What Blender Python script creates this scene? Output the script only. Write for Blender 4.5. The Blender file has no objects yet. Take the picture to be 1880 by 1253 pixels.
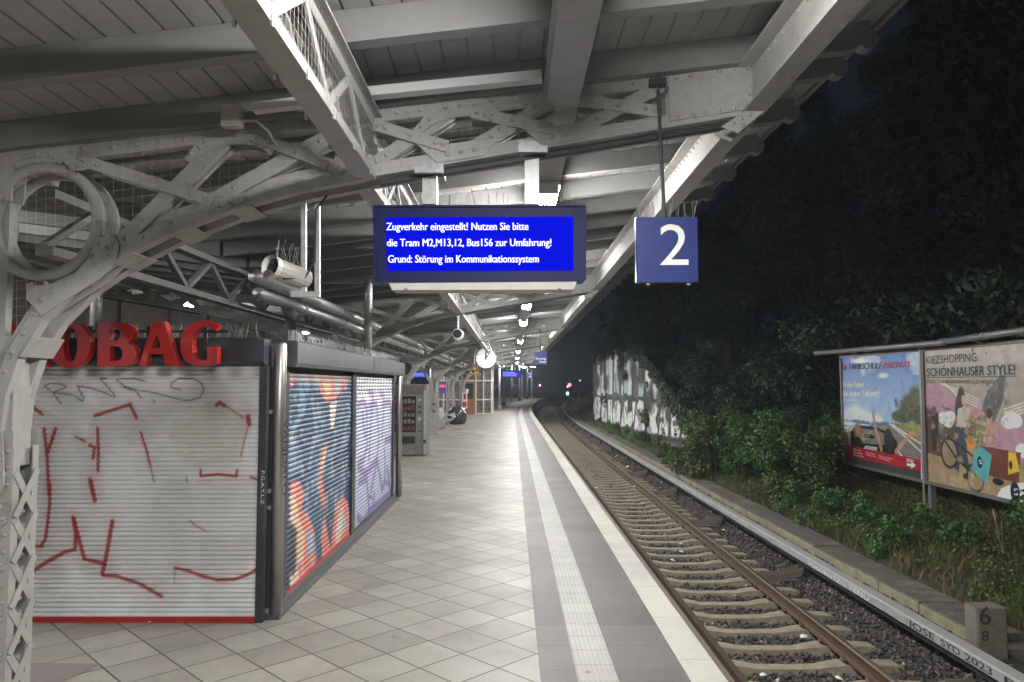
import bpy, math, random
import numpy as np
from mathutils import Vector
random.seed(7); RNG = np.random.default_rng(7)
R = math.radians
SC = bpy.context.scene; COL = SC.collection
# ------------------------------------------------------------------ camera, world, exposure
F = 1350.0; PT = math.atan(80.5/F); CH = 2.0; SP, CP = math.sin(PT), math.cos(PT)
cam = bpy.data.cameras.new("camera"); camo = bpy.data.objects.new("camera", cam); COL.objects.link(camo)
camo.location = (0, 0, CH); camo.rotation_euler = (math.pi/2 + PT, 0, 0)
cam.sensor_fit = 'HORIZONTAL'; cam.sensor_width = 36; cam.lens = 36*F/1880
cam.clip_start = .05; cam.clip_end = 600
SC.camera = camo
w = bpy.data.worlds.new("World"); SC.world = w; w.use_nodes = True
wn = w.node_tree.nodes; wl = w.node_tree.links
bg = wn['Background']; bg.inputs['Color'].default_value = (.0052, .0078, .0122, 1); bg.inputs['Strength'].default_value = 1.   # night sky over the city
SC.view_settings.view_transform = 'Standard'; SC.view_settings.look = 'None'
SC.view_settings.exposure = 0; SC.view_settings.gamma = 1
SC.cycles.use_denoising = True
SC.cycles.max_bounces = 8; SC.cycles.diffuse_bounces = 5; SC.cycles.glossy_bounces = 3
SC.cycles.sample_clamp_indirect = 6
LAMP = 325.0        # radiance of the lit ceiling lamp diffusers

# ------------------------------------------------------------------ geometry of the photograph
def ray(x, y):
    a, b = (x-940)/F, (626.5-y)/F
    return a, CP - b*SP, SP + b*CP
def P(x, y, Y):                 # point at forward distance Y
    a, d, u = ray(x, y); t = Y/d
    return Vector((a*t, Y, CH+u*t))
def PX(x, y, X):                # point on the plane at lateral X
    a, d, u = ray(x, y); t = X/a
    return Vector((X, d*t, CH+u*t))
def PZ(x, y, Z):                # point on the level Z
    a, d, u = ray(x, y); t = (Z-CH)/u
    return Vector((a*t, d*t, Z))
def cx(Y): return 0 if Y < 45 else (Y-45)**2/1320
def lin(c):
    def f(v):
        v /= 255.
        return v/12.92 if v <= .04045 else ((v+.055)/1.055)**2.4
    return tuple(f(v) for v in c)

# ------------------------------------------------------------------ materials
def nd(nt, typ, **kw):
    n = nt.nodes.new(typ)
    for k, v in kw.items():
        if k in n.inputs: n.inputs[k].default_value = v
        else: setattr(n, k, v)
    return n
MATS = {}
def mat(name, col=(.5, .5, .5), rough=.6, metal=0., ns=6., na=.18, bump=0., bs=60., dirt=None, da=.5, ds=1.5, attr=None, emit=0., ecol=None, spec=.4, stretch=None, rust=None):
    m = bpy.data.materials.new(name); m.use_nodes = True; nt = m.node_tree; L = nt.links.new
    p = nt.nodes['Principled BSDF']; p.inputs['Roughness'].default_value = rough
    p.inputs['Metallic'].default_value = metal; p.inputs['Specular IOR Level'].default_value = spec
    tc = nd(nt, 'ShaderNodeTexCoord'); co = tc.outputs['Object']
    if stretch:
        mp = nd(nt, 'ShaderNodeMapping'); mp.inputs['Scale'].default_value = stretch; L(co, mp.inputs[0]); co = mp.outputs[0]
    n1 = nd(nt, 'ShaderNodeTexNoise', Scale=ns, Detail=6., Roughness=.65); L(co, n1.inputs['Vector'])
    mr = nd(nt, 'ShaderNodeMapRange'); mr.inputs[1].default_value = .25; mr.inputs[2].default_value = .75
    mr.inputs[3].default_value = 1-na; mr.inputs[4].default_value = 1+na; L(n1.outputs[0], mr.inputs[0])
    mx = nd(nt, 'ShaderNodeMix', data_type='RGBA', blend_type='MULTIPLY'); mx.inputs[0].default_value = 1
    if attr:
        a = nd(nt, 'ShaderNodeAttribute', attribute_name=attr); L(a.outputs['Color'], mx.inputs[6])
    else: mx.inputs[6].default_value = (*col, 1)
    L(mr.outputs[0], mx.inputs[7]); out = mx.outputs[2]
    if dirt:
        n2 = nd(nt, 'ShaderNodeTexNoise', Scale=ds, Detail=8., Roughness=.75); L(co, n2.inputs['Vector'])
        r2 = nd(nt, 'ShaderNodeMapRange'); r2.inputs[1].default_value = .52; r2.inputs[2].default_value = .72
        r2.inputs[3].default_value = 0; r2.inputs[4].default_value = da; L(n2.outputs[0], r2.inputs[0])
        m2 = nd(nt, 'ShaderNodeMix', data_type='RGBA'); L(r2.outputs[0], m2.inputs[0]); L(out, m2.inputs[6]); m2.inputs[7].default_value = (*dirt, 1)
        out = m2.outputs[2]
    if rust:
        n5 = nd(nt, 'ShaderNodeTexNoise', Scale=15., Detail=9., Roughness=.72); mp5 = nd(nt, 'ShaderNodeMapping'); mp5.inputs['Scale'].default_value = (1, 1, .45); L(tc.outputs['Object'], mp5.inputs[0]); L(mp5.outputs[0], n5.inputs['Vector'])
        r5 = nd(nt, 'ShaderNodeMapRange'); r5.inputs[1].default_value = .61; r5.inputs[2].default_value = .68; r5.inputs[3].default_value = 0; r5.inputs[4].default_value = .75; L(n5.outputs[0], r5.inputs[0])
        m5 = nd(nt, 'ShaderNodeMix', data_type='RGBA'); L(r5.outputs[0], m5.inputs[0]); L(out, m5.inputs[6]); m5.inputs[7].default_value = (*rust, 1); out = m5.outputs[2]
    L(out, p.inputs['Base Color'])
    rr = nd(nt, 'ShaderNodeMapRange'); rr.inputs[3].default_value = max(.05, rough-.08); rr.inputs[4].default_value = min(1, rough+.12)
    L(n1.outputs[0], rr.inputs[0]); L(rr.outputs[0], p.inputs['Roughness'])
    if bump:
        n3 = nd(nt, 'ShaderNodeTexNoise', Scale=bs, Detail=4.); L(co, n3.inputs['Vector'])
        b = nd(nt, 'ShaderNodeBump', Strength=bump, Distance=.01); L(n3.outputs[0], b.inputs['Height']); L(b.outputs[0], p.inputs['Normal'])
    if emit:
        p.inputs['Emission Strength'].default_value = emit
        if attr: L(out, p.inputs['Emission Color'])
        else: p.inputs['Emission Color'].default_value = (*(ecol or col), 1)
    MATS[name] = m; return m
M_PAINT = mat('cream steel paint', (.338, .334, .312), .5, rust=(.11, .07, .045), ns=9, na=.18, dirt=(.13, .11, .09), da=.65, ds=4.5, bump=.15, bs=40)
M_ROOF = mat('painted boarding', (.30, .295, .285), .6, ns=5, na=.12, dirt=(.2, .18, .16), da=.4, ds=2, bump=.1, bs=30)
M_JOIST = mat('grey painted joist', (.19, .187, .18), .6, ns=6, na=.1, dirt=(.17, .155, .14), da=.4, ds=2)
M_GALV = mat('galvanised steel', (.38, .38, .375), .42, .6, ns=24, na=.25, bump=.05)
M_STEEL = mat('brushed steel', (.46, .43, .40), .3, .9, ns=10, na=.15, stretch=(40, 40, 1))
M_ANTH = mat('anthracite powder coat', (.035, .038, .045), .4, ns=8, na=.2, dirt=(.1, .1, .1), da=.25, ds=4)
M_ANTHL = mat('grey aluminium fascia', (.095, .1, .105), .38, .3, ns=8, na=.12, dirt=(.25, .25, .24), da=.3, ds=3)
M_BLACK = mat('black rubber', (.012, .012, .013), .55)
M_DARK = mat('dark iron', (.03, .03, .034), .5)
M_RED = mat('red enamel', (.42, .018, .018), .35, ns=4, na=.1)
M_REDL = mat('red acrylic', (.42, .018, .014), .3, ns=3, na=.06)
M_WHITE = mat('white paint', (.6, .6, .58), .45, ns=5, na=.06)
M_OFFW = mat('off white plastic', (.42, .405, .37), .45, ns=5, na=.1, dirt=(.3, .27, .22), da=.3, ds=6)
M_NAVY = mat('navy enamel', (.02, .03, .135), .3, ns=3, na=.08)
M_CASE = mat('dark navy casing', (.008, .010, .06), .5, spec=.15, na=.05)
M_SCREEN = mat('lit blue screen', (.0, .0, .0), .8, spec=.0, emit=.86, ecol=(.0, .004, .93), na=.02)
M_LETTER = mat('lit white lettering', (.3, .3, .3), .5, emit=1.0, ecol=(.9, .93, 1))
M_CYAN = mat('lit pale lettering', (.3, .3, .3), .5, emit=.9, ecol=(.35, .65, 1))
M_LAMP = mat('lit lamp diffuser', (.8, .8, .8), .5, emit=LAMP, ecol=(1., .992, .975), na=.01)
M_CLOCK = mat('lit clock face', (.4, .4, .4), .5, emit=.75, ecol=(1, 1, 1), na=.01)
M_GLASS = mat('smoked glass', (.02, .022, .024), .08, spec=.6)
M_SLEEP = mat('weathered concrete sleeper', (.285, .245, .18), .85, ns=9, na=.3, dirt=(.16, .12, .08), da=.7, ds=3, bump=.4, bs=50)
M_RAIL = mat('rusty rail steel', (.115, .078, .055), .5, .25, ns=14, na=.3, dirt=(.08, .045, .03), da=.6, ds=8, bump=.2)
M_RAILT = mat('worn rail head', (.27, .205, .155), .3, .75, ns=10, na=.2, stretch=(30, 1, 30))
M_COVER = mat('weathered grey plastic cover', (.36, .36, .35), .5, ns=6, na=.15, dirt=(.2, .19, .17), da=.5, ds=3)
M_KERB = mat('mossy old concrete', (.13, .12, .10), .9, ns=7, na=.35, dirt=(.34, .32, .28), da=.7, ds=1.6, bump=.6, bs=40)
M_KERBF = mat('lichen concrete face', (.30, .285, .19), .9, ns=5, na=.35, dirt=(.14, .13, .08), da=.75, ds=4, bump=.5, bs=40)
M_POSTC = mat('old concrete post', (.19, .17, .14), .9, ns=12, na=.3, dirt=(.12, .11, .085), da=.6, ds=4, bump=.6, bs=60)
M_PLATW = mat('platform side concrete', (.2, .19, .17), .9, ns=4, na=.25)
M_EARTH = mat('weedy earth', (.075, .062, .038), .95, ns=3, na=.45, dirt=(.04, .055, .02), da=.8, ds=1.2, bump=.6, bs=12)
M_BALL = mat('ballast bed', (.052, .047, .043), .9, ns=30, na=.7, bump=1., bs=28, dirt=(.12, .105, .085), da=.5, ds=22)
M_BARK = mat('bark', (.075, .06, .045), .9, ns=10, na=.3, bump=.6, bs=30)
M_WOOD = mat('brown door wood', (.25, .105, .04), .5, ns=6, na=.25, stretch=(8, 8, 1))
M_STONE = mat('basalt ballast stone', attr='Col', rough=.85, ns=30, na=.25)
M_LEAF = mat('leaf green', attr='Col', rough=.55, ns=3, na=.3, spec=.35)
M_ART = mat('printed poster', attr='Col', rough=.35, ns=30, na=.03)
M_SHUT = mat('painted roller shutter', attr='Col', rough=.45, ns=3, na=.05, metal=.0, spec=.5)
M_MURAL = mat('spray painted slats', attr='Col', rough=.45, ns=3, na=.06, spec=.35)
M_WALLG = mat('graffiti brick', attr='Col', rough=.8, ns=12, na=.15, bump=.3, bs=30)
M_YELL = mat('yellow sign enamel', (.80, .52, .01), .4, na=.05)
M_NET = mat('thin netting wire', (.42, .41, .38), .5, .4)
M_GREY = mat('grey machine panel', (.17, .165, .155), .45, .3, ns=7, na=.2)
M_PAPER = mat('paper', (.75, .74, .70), .7, na=.1)
M_DGREEN = mat('dark glazed plastic', (.03, .036, .034), .2, na=.1)
M_FREDL = mat('red signal lens', (.8, .02, .02), .4, emit=9, ecol=(1, .07, .09))
M_PINKL = mat('pale signal lens', (.8, .6, .6), .4, emit=6, ecol=(1, .45, .45))
M_WHTL = mat('glowing white', (.8, .8, .8), .4, emit=1.1, ecol=(1, 1, 1))
M_POLEL = mat('lit pole lamp lens', (.8, .8, .8), .4, emit=90, ecol=(1, .97, .9))
M_PURP = mat('violet enamel', (.07, .05, .2), .4)
M_PINKP = mat('lit pink strip', (.5, .1, .2), .4, emit=.4, ecol=(.9, .12, .3))
M_PLASTER = mat('dark brick wall', (.10, .085, .075), .8, ns=4, na=.2, dirt=(.2, .18, .15), da=.5)

def tiles(name, col, col2, mortar, sx, sy, rot, ms, rough, loc=(0, 0, 0), spk=.42, stain=(.115, .103, .087), sa=.6):
    m = bpy.data.materials.new(name); m.use_nodes = True; nt = m.node_tree; L = nt.links.new
    p = nt.nodes['Principled BSDF']; p.inputs['Specular IOR Level'].default_value = .4
    tc = nd(nt, 'ShaderNodeTexCoord'); mp = nd(nt, 'ShaderNodeMapping'); L(tc.outputs['Object'], mp.inputs[0])
    mp.inputs['Rotation'].default_value = (0, 0, rot); mp.inputs['Scale'].default_value = (1/sx, 1/sy, 1)
    mp.inputs['Location'].default_value = loc
    b = nd(nt, 'ShaderNodeTexBrick', offset=0., squash=1.)
    for k, v in (('Color1', (*col, 1)), ('Color2', (*col2, 1)), ('Mortar', (*mortar, 1)), ('Scale', 1.), ('Mortar Size', ms), ('Mortar Smooth', .15), ('Brick Width', 1.), ('Row Height', 1.), ('Bias', 0.)):
        b.inputs[k].default_value = v
    L(mp.outputs[0], b.inputs['Vector'])
    n = nd(nt, 'ShaderNodeTexNoise', Scale=110., Detail=4., Roughness=.7); L(tc.outputs['Object'], n.inputs['Vector'])
    r = nd(nt, 'ShaderNodeMapRange'); r.inputs[1].default_value = .3; r.inputs[2].default_value = .7; r.inputs[3].default_value = 1-spk; r.inputs[4].default_value = 1+spk; L(n.outputs[0], r.inputs[0])
    mx = nd(nt, 'ShaderNodeMix', data_type='RGBA', blend_type='MULTIPLY'); mx.inputs[0].default_value = 1; L(b.outputs[0], mx.inputs[6]); L(r.outputs[0], mx.inputs[7])
    n2 = nd(nt, 'ShaderNodeTexNoise', Scale=1.1, Detail=7., Roughness=.7); L(tc.outputs['Object'], n2.inputs['Vector'])
    r2 = nd(nt, 'ShaderNodeMapRange'); r2.inputs[1].default_value = .44; r2.inputs[2].default_value = .72; r2.inputs[3].default_value = 0; r2.inputs[4].default_value = sa; L(n2.outputs[0], r2.inputs[0])
    m2 = nd(nt, 'ShaderNodeMix', data_type='RGBA'); L(r2.outputs[0], m2.inputs[0]); L(mx.outputs[2], m2.inputs[6]); m2.inputs[7].default_value = (*stain, 1)
    n4 = nd(nt, 'ShaderNodeTexNoise', Scale=9., Detail=6., Roughness=.8); L(tc.outputs['Object'], n4.inputs['Vector'])
    r4 = nd(nt, 'ShaderNodeMapRange'); r4.inputs[1].default_value = .64; r4.inputs[2].default_value = .7; r4.inputs[3].default_value = 0; r4.inputs[4].default_value = .5; L(n4.outputs[0], r4.inputs[0])
    m4 = nd(nt, 'ShaderNodeMix', data_type='RGBA'); L(r4.outputs[0], m4.inputs[0]); L(m2.outputs[2], m4.inputs[6]); m4.inputs[7].default_value = (.1, .085, .07, 1)
    vo = nd(nt, 'ShaderNodeTexVoronoi', Scale=2.1, Randomness=1.); L(tc.outputs['Object'], vo.inputs['Vector'])
    rv = nd(nt, 'ShaderNodeMapRange'); rv.inputs[1].default_value = .045; rv.inputs[2].default_value = .06; rv.inputs[3].default_value = .55; rv.inputs[4].default_value = 0; L(vo.outputs['Distance'], rv.inputs[0])
    m6 = nd(nt, 'ShaderNodeMix', data_type='RGBA'); L(rv.outputs[0], m6.inputs[0]); L(m4.outputs[2], m6.inputs[6]); m6.inputs[7].default_value = (.07, .063, .057, 1)
    L(m6.outputs[2], p.inputs['Base Color'])
    r3 = nd(nt, 'ShaderNodeMapRange'); r3.inputs[3].default_value = rough-.12; r3.inputs[4].default_value = rough+.15; L(n2.outputs[0], r3.inputs[0]); L(r3.outputs[0], p.inputs['Roughness'])
    bp = nd(nt, 'ShaderNodeBump', Strength=.5, Distance=.004, invert=True); L(b.outputs['Fac'], bp.inputs['Height'])
    bq = nd(nt, 'ShaderNodeBump', Strength=.25, Distance=.002); L(n.outputs[0], bq.inputs['Height']); L(bp.outputs[0], bq.inputs['Normal']); L(bq.outputs[0], p.inputs['Normal'])
    return m
M_TILE = tiles('beige diagonal paving', (.258, .24, .205), (.178, .164, .139), (.04, .034, .027), .395, .395, R(45), .019, .5, (-.79+.5, .63, 0))
M_SLAB = tiles('mauve grey slabs', (.116, .107, .1), (.09, .083, .078), (.075, .065, .06), 20, .49, 0, .012, .55, (.5, .2, 0), spk=.3, sa=.25, stain=(.07, .063, .06))
M_TACT = tiles('ribbed tactile slabs', (.36, .36, .335), (.32, .32, .295), (.2, .19, .165), 20, .3, 0, .02, .55, (.5, .05, 0), spk=.2, sa=.35, stain=(.2, .19, .165))
M_EDGE = tiles('white platform edge', (.43, .415, .37), (.39, .375, .335), (.3, .28, .24), 20, .98, 0, .006, .7, (.5, .4, 0), spk=.3, sa=.45, stain=(.2, .185, .155))
M_PAVE2 = mat('dark patch of paving', (.15, .13, .125), .6, ns=60, na=.2)
M_BRICK = tiles('dark brick infill', (.085, .055, .05), (.15, .11, .10), (.17, .15, .14), .25, .075, 0, .09, .8, spk=.1, sa=.1)
for n_ in M_BRICK.node_tree.nodes:                      # bricks stand upright
    if n_.type == 'MAPPING': n_.inputs['Rotation'].default_value = (R(90), 0, 0); n_.inputs['Scale'].default_value = (1/.25, 1/.09, 1/.25)
    if n_.type == 'TEX_BRICK': n_.offset = .5

# ------------------------------------------------------------------ mesh collecting
class MB:
    def __init__(s): s.v = []; s.f = []; s.mi = []; s.cm = 0
    def face(s, *i): s.f.append(i); s.mi.append(s.cm)
    def add(s, vs, fs):
        o = len(s.v); s.v += [tuple(v) for v in vs]
        for f in fs: s.face(*[o+i for i in f])
    def box(s, x0, x1, y0, y1, z0, z1):
        s.add([(x0, y0, z0), (x1, y0, z0), (x1, y1, z0), (x0, y1, z0), (x0, y0, z1), (x1, y0, z1), (x1, y1, z1), (x0, y1, z1)],
              [(0, 3, 2, 1), (4, 5, 6, 7), (0, 1, 5, 4), (1, 2, 6, 5), (2, 3, 7, 6), (3, 0, 4, 7)])
    def bbox(s, x0, x1, y0, y1, z0, z1, b=.01):     # box with chamfered vertical edges
        pts = [(x0+b, y0), (x1-b, y0), (x1, y0+b), (x1, y1-b), (x1-b, y1), (x0+b, y1), (x0, y1-b), (x0, y0+b)]
        s.prism([(x, y, z0) for x, y in pts], (0, 0, z1-z0))
    def prism(s, poly, d):                          # polygon extruded by vector d
        n = len(poly); d = Vector(d); P0 = [Vector(p) for p in poly]
        s.add([*P0, *[p+d for p in P0]], [tuple(range(n))[::-1], tuple(range(n, 2*n)), *[(i, (i+1) % n, n+(i+1) % n, n+i) for i in range(n)]])
    def bar(s, a, b, wd, up=(0, 0, 1), h=None):     # rectangular bar a->b, wd across, h along up-ish
        a, b = Vector(a), Vector(b); h = wd if h is None else h
        d = (b-a).normalized(); up = Vector(up); sd = d.cross(up)
        if sd.length < 1e-4: sd = d.cross(Vector((1, 0, 0)))
        sd.normalize(); u = sd.cross(d); sd *= wd/2; u *= h/2
        s.add([a-sd-u, a+sd-u, a+sd+u, a-sd+u, b-sd-u, b+sd-u, b+sd+u, b-sd+u],
              [(0, 3, 2, 1), (4, 5, 6, 7), (0, 1, 5, 4), (1, 2, 6, 5), (2, 3, 7, 6), (3, 0, 4, 7)])
    def tube(s, pts, r, n=10, cap=True):
        pts = [Vector(p) for p in pts]; o = len(s.v); pv = None
        rs = r if isinstance(r, (list, tuple)) else [r]*len(pts)
        for i, p in enumerate(pts):
            d = (pts[min(i+1, len(pts)-1)]-pts[max(i-1, 0)]).normalized()
            if pv is None:
                pv = d.cross(Vector((0, 0, 1)))
                if pv.length < 1e-3: pv = d.cross(Vector((1, 0, 0)))
            sd = (pv-d*pv.dot(d)).normalized(); pv = sd; u = d.cross(sd)
            for k in range(n):
                t = 2*math.pi*k/n; s.v.append(tuple(p+(sd*math.cos(t)+u*math.sin(t))*rs[i]))
        for i in range(len(pts)-1):
            for k in range(n):
                a = o+i*n; s.face(a+k, a+(k+1) % n, a+n+(k+1) % n, a+n+k)
        if cap:
            s.face(*[o+k for k in range(n)][::-1]); e = o+(len(pts)-1)*n; s.face(*[e+k for k in range(n)])
    def lathe(s, c, prof, n=20, axis='z'):          # prof of (r, h)
        o = len(s.v)
        for r, h in prof:
            for k in range(n):
                t = 2*math.pi*k/n; a, b = r*math.cos(t), r*math.sin(t)
                s.v.append((c[0]+a, c[1]+b, c[2]+h) if axis == 'z' else (c[0]+a, c[1]+h, c[2]+b) if axis == 'y' else (c[0]+h, c[1]+a, c[2]+b))
        for i in range(len(prof)-1):
            for k in range(n): a = o+i*n; s.face(a+k, a+(k+1) % n, a+n+(k+1) % n, a+n+k)
        s.face(*[o+k for k in range(n)][::-1]); e = o+(len(prof)-1)*n; s.face(*[e+k for k in range(n)])
    def dome(s, p, nrm, r=.014, n=6):               # rivet head
        p, nrm = Vector(p), Vector(nrm).normalized(); a = nrm.orthogonal().normalized(); b = nrm.cross(a); o = len(s.v)
        for rr, h in ((1, 0), (.75, .55)):
            for k in range(n): t = 2*math.pi*k/n; s.v.append(tuple(p+(a*math.cos(t)+b*math.sin(t))*r*rr+nrm*h*r*1.2))
        s.v.append(tuple(p+nrm*r*1.0))
        for k in range(n):
            s.face(o+k, o+(k+1) % n, o+n+(k+1) % n, o+n+k); s.face(o+n+k, o+n+(k+1) % n, o+2*n)
    def band(s, pts, hw, y0, y1, hw2=None):         # thick band along an (x,z) polyline, in-plane half width hw, between y0 and y1
        n = len(pts); o = len(s.v)
        for i, p in enumerate(pts):
            a, b = pts[max(i-1, 0)], pts[min(i+1, n-1)]; dx, dz = b[0]-a[0], b[1]-a[1]; l = math.hypot(dx, dz) or 1
            nx, nz = -dz/l*hw, dx/l*hw
            for (sx, yy) in ((1, y0), (-1, y0), (-1, y1), (1, y1)): s.v.append((p[0]+nx*sx, yy, p[1]+nz*sx))
        for i in range(n-1):
            a = o+4*i
            for k in range(4): s.face(a+k, a+(k+1) % 4, a+4+(k+1) % 4, a+4+k)
        s.face(o+3, o+2, o+1, o); e = o+4*(n-1); s.face(e, e+1, e+2, e+3)
    def sweep(s, prof, ys, closed=True, f=cx):      # (x,z) profile run along the track direction
        n = len(prof); o = len(s.v)
        for Y in ys:
            for x, z in prof: s.v.append((x+f(Y), Y, z))
        for i in range(len(ys)-1):
            for k in range(n if closed else n-1):
                a = o+i*n; s.face(a+k, a+n+k, a+n+(k+1) % n, a+(k+1) % n)
        if closed:
            s.face(*[o+k for k in range(n)]); e = o+(len(ys)-1)*n; s.face(*[e+k for k in range(n)][::-1])
    def build(s, name, m, parent=None, smooth=False, loc=None):
        me = bpy.data.meshes.new(name)
        org = wloc(parent) if parent is not None else Vector(loc or (0, 0, 0))
        me.from_pydata([(v[0]-org.x, v[1]-org.y, v[2]-org.z) for v in s.v], [], s.f)
        for mm in (m if isinstance(m, (list, tuple)) else [m]): me.materials.append(mm)
        if any(s.mi): me.polygons.foreach_set('material_index', s.mi)
        import bmesh
        bm = bmesh.new(); bm.from_mesh(me); bmesh.ops.recalc_face_normals(bm, faces=bm.faces); bm.to_mesh(me); bm.free()
        if smooth: me.polygons.foreach_set('use_smooth', [True]*len(me.polygons))
        o = bpy.data.objects.new(name, me); COL.objects.link(o)
        if parent is not None: o.parent = parent
        elif loc: o.location = loc
        return o
def wloc(o):
    v = Vector((0, 0, 0))
    while o is not None: v = v+o.location; o = o.parent
    return v
def tag(o, label, cat, group=None, kind=None):
    if label: o['label'] = label
    if cat: o['category'] = cat
    if group: o['group'] = group
    if kind: o['kind'] = kind
    return o
def thing(name, label, cat, loc=(0, 0, 0), group=None):
    o = bpy.data.objects.new(name, None); COL.objects.link(o); o.location = loc; o.empty_display_size = .2
    return tag(o, label, cat, group)
def struct(o): o['kind'] = 'structure'; return o
def dup(o, loc=None, label=None, parent=None, only=None):
    c = o.copy(); COL.objects.link(c)
    if parent is not None: c.parent = parent
    if loc is not None: c.location = loc
    if label: c['label'] = label
    for ch in list(o.children):
        if only is None or ch.name.split('.')[0] in only: dup(ch, None, None, c)
    return c
def npmesh(name, V, Fc, m, cols=None, parent=None, smooth=False):     # numpy mesh; V world coordinates
    me = bpy.data.meshes.new(name); V = np.asarray(V, float)
    if parent is not None: V = V-np.array(wloc(parent))
    Fc = np.asarray(Fc, np.int32); nf, k = Fc.shape
    me.vertices.add(len(V)); me.vertices.foreach_set('co', V.ravel().astype(np.float32))
    me.loops.add(nf*k); me.loops.foreach_set('vertex_index', Fc.ravel())
    me.polygons.add(nf); me.polygons.foreach_set('loop_start', np.arange(0, nf*k, k, dtype=np.int32))
    me.update(calc_edges=True); me.validate()
    if cols is not None:
        ca = me.color_attributes.new('Col', 'FLOAT_COLOR', 'POINT')
        c4 = np.ones((len(V), 4), np.float32); c4[:, :3] = cols; ca.data.foreach_set('color', c4.ravel())
    me.materials.append(m)
    if smooth: me.polygons.foreach_set('use_smooth', [True]*len(me.polygons))
    o = bpy.data.objects.new(name, me); COL.objects.link(o)
    if parent is not None: o.parent = parent
    return o
def gridf(nu, nv):
    i = np.arange(nu-1)[:, None]*nv+np.arange(nv-1)[None, :]
    return np.stack([i, i+nv, i+nv+1, i+1], -1).reshape(-1, 4)

# ------------------------------------------------------------------ lettering
def text_geo(s, bold=0., shear=0.):
    cu = bpy.data.curves.new('lettering', 'FONT'); cu.body = s; cu.size = 1; cu.offset = bold; cu.shear = shear; cu.resolution_u = 3
    ob = bpy.data.objects.new('lettering', cu); COL.objects.link(ob)
    dg = bpy.context.evaluated_depsgraph_get(); me = bpy.data.meshes.new_from_object(ob.evaluated_get(dg))
    v = np.array([x.co[:] for x in me.vertices]); f = [tuple(p.vertices) for p in me.polygons]
    bpy.data.objects.remove(ob); bpy.data.curves.remove(cu); bpy.data.meshes.remove(me)
    return v, f
def put_text(name, s, A, B, h, m, parent, bold=0., eps=(0, -.003, 0), up=(0, 0, 1), shear=0., cap=.72, label=None, th=0.):
    v, f = text_geo(s, 0., shear); A, B, eps, up = Vector(A), Vector(B), Vector(eps), Vector(up)
    d = B-A; x0, x1 = v[:, 0].min(), v[:, 0].max(); sx = 1/(x1-x0); k = h/cap
    mb = MB(); vs = [A+d*((p[0]-x0)*sx)+up*(p[1]*k)+eps for p in v]
    mb.add(vs, f)
    if bold:
        dn = d.normalized(); en = eps.normalized() if eps.length else Vector(d).cross(up).normalized()
        for q, sg_ in ((.35, 1), (.7, -1)): mb.add([p+dn*(sg_*abs(bold)*h*1.3)+en*(.0006*q) for p in vs], f)
    return mb.build(name, m, parent)

# ------------------------------------------------------------------ painting surfaces (paint colour per vertex)
def vnoise(a, b, s, seed=0):
    r = np.random.default_rng(seed).random((257, 257)); a, b = np.asarray(a)*s+1000, np.asarray(b)*s+1000
    i, j = np.floor(a).astype(int), np.floor(b).astype(int); u, v = a-i, b-j; u = u*u*(3-2*u); v = v*v*(3-2*v)
    g = lambda x, y: r[x % 256, y % 256]
    return (g(i, j)*(1-u)+g(i+1, j)*u)*(1-v)+(g(i, j+1)*(1-u)+g(i+1, j+1)*u)*v
def fbm(a, b, s, seed=0): return sum(vnoise(a, b, s*2**k, seed+k)*.5**(k+1) for k in range(4))/.9375
class Paint:
    def __init__(s, a, b, base, mp=None): s.a = a; s.b = b; s.mp = mp; s.c = np.ones((len(a), 3))*np.array(base)
    def pt(s, pts): return np.array([s.mp(*p) for p in pts]) if s.mp else np.array(pts, float)
    def mix(s, mask, col): m = np.clip(mask, 0, 1)[:, None]; s.c = s.c*(1-m)+np.array(col)*m
    def poly(s, pts, col, al=1.):
        q = s.pt(pts); x, y = s.a, s.b; ins = np.zeros(len(x), bool); n = len(q)
        for i in range(n):
            (x0, y0), (x1, y1) = q[i], q[i-1]
            if y0 == y1: continue
            ins ^= ((y0 > y) != (y1 > y)) & (x < (x1-x0)*(y-y0)/(y1-y0)+x0)
        s.mix(ins*al, col)
    def stroke(s, pts, wd, col, al=1., soft=.35):
        q = s.pt(pts); dm = np.full(len(s.a), 1e9)
        for i in range(len(q)-1):
            p0, d = q[i], q[i+1]-q[i]; l2 = max(d@d, 1e-9)
            t = np.clip(((s.a-p0[0])*d[0]+(s.b-p0[1])*d[1])/l2, 0, 1)
            dm = np.minimum(dm, np.hypot(s.a-p0[0]-t*d[0], s.b-p0[1]-t*d[1]))
        s.mix(np.clip((wd*.5*(1+soft)-dm)/(wd*soft+1e-9), 0, 1)*al, col)
    def ell(s, c, rx, ry, col, al=1., soft=.15):     # c in photo coordinates, radii in surface units
        q = s.pt([c])[0]; r = np.hypot((s.a-q[0])/rx, (s.b-q[1])/ry); s.mix(np.clip((1-r)/soft+.5, 0, 1)*al, col)

# ------------------------------------------------------------------ ground and platform
YS = [-15, -6, 0, 5, 10, 15, 20, 25, 30, 35, 40]+list(range(45, 122, 3))
g = MB(); g.add([(-150, -60, -1.6), (200, -60, -1.6), (200, 400, -1.6), (-150, 400, -1.6)], [(0, 1, 2, 3)]); struct(g.build('ground', M_EARTH))
def strip(name, x0, x1, m, z=0, th=.12):
    b = MB(); b.sweep([(x0, z-th), (x1, z-th), (x1, z), (x0, z)], YS); return struct(b.build(name, m))
strip('platform_paving', -8.2, .196, M_TILE)
strip('platform_band', .198, .446, M_SLAB); strip('platform_walkway', .726, 1.208, M_SLAB)
strip('platform_edge', 1.21, 1.46, M_EDGE)
b = MB(); pr = [(.448, -.12), (.724, -.12), (.724, 0)]
xs = np.linspace(.71, .462, 8)
for x in xs: pr += [(x+.009, .0), (x+.005, .005), (x-.005, .005), (x-.009, .0)]
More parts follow.
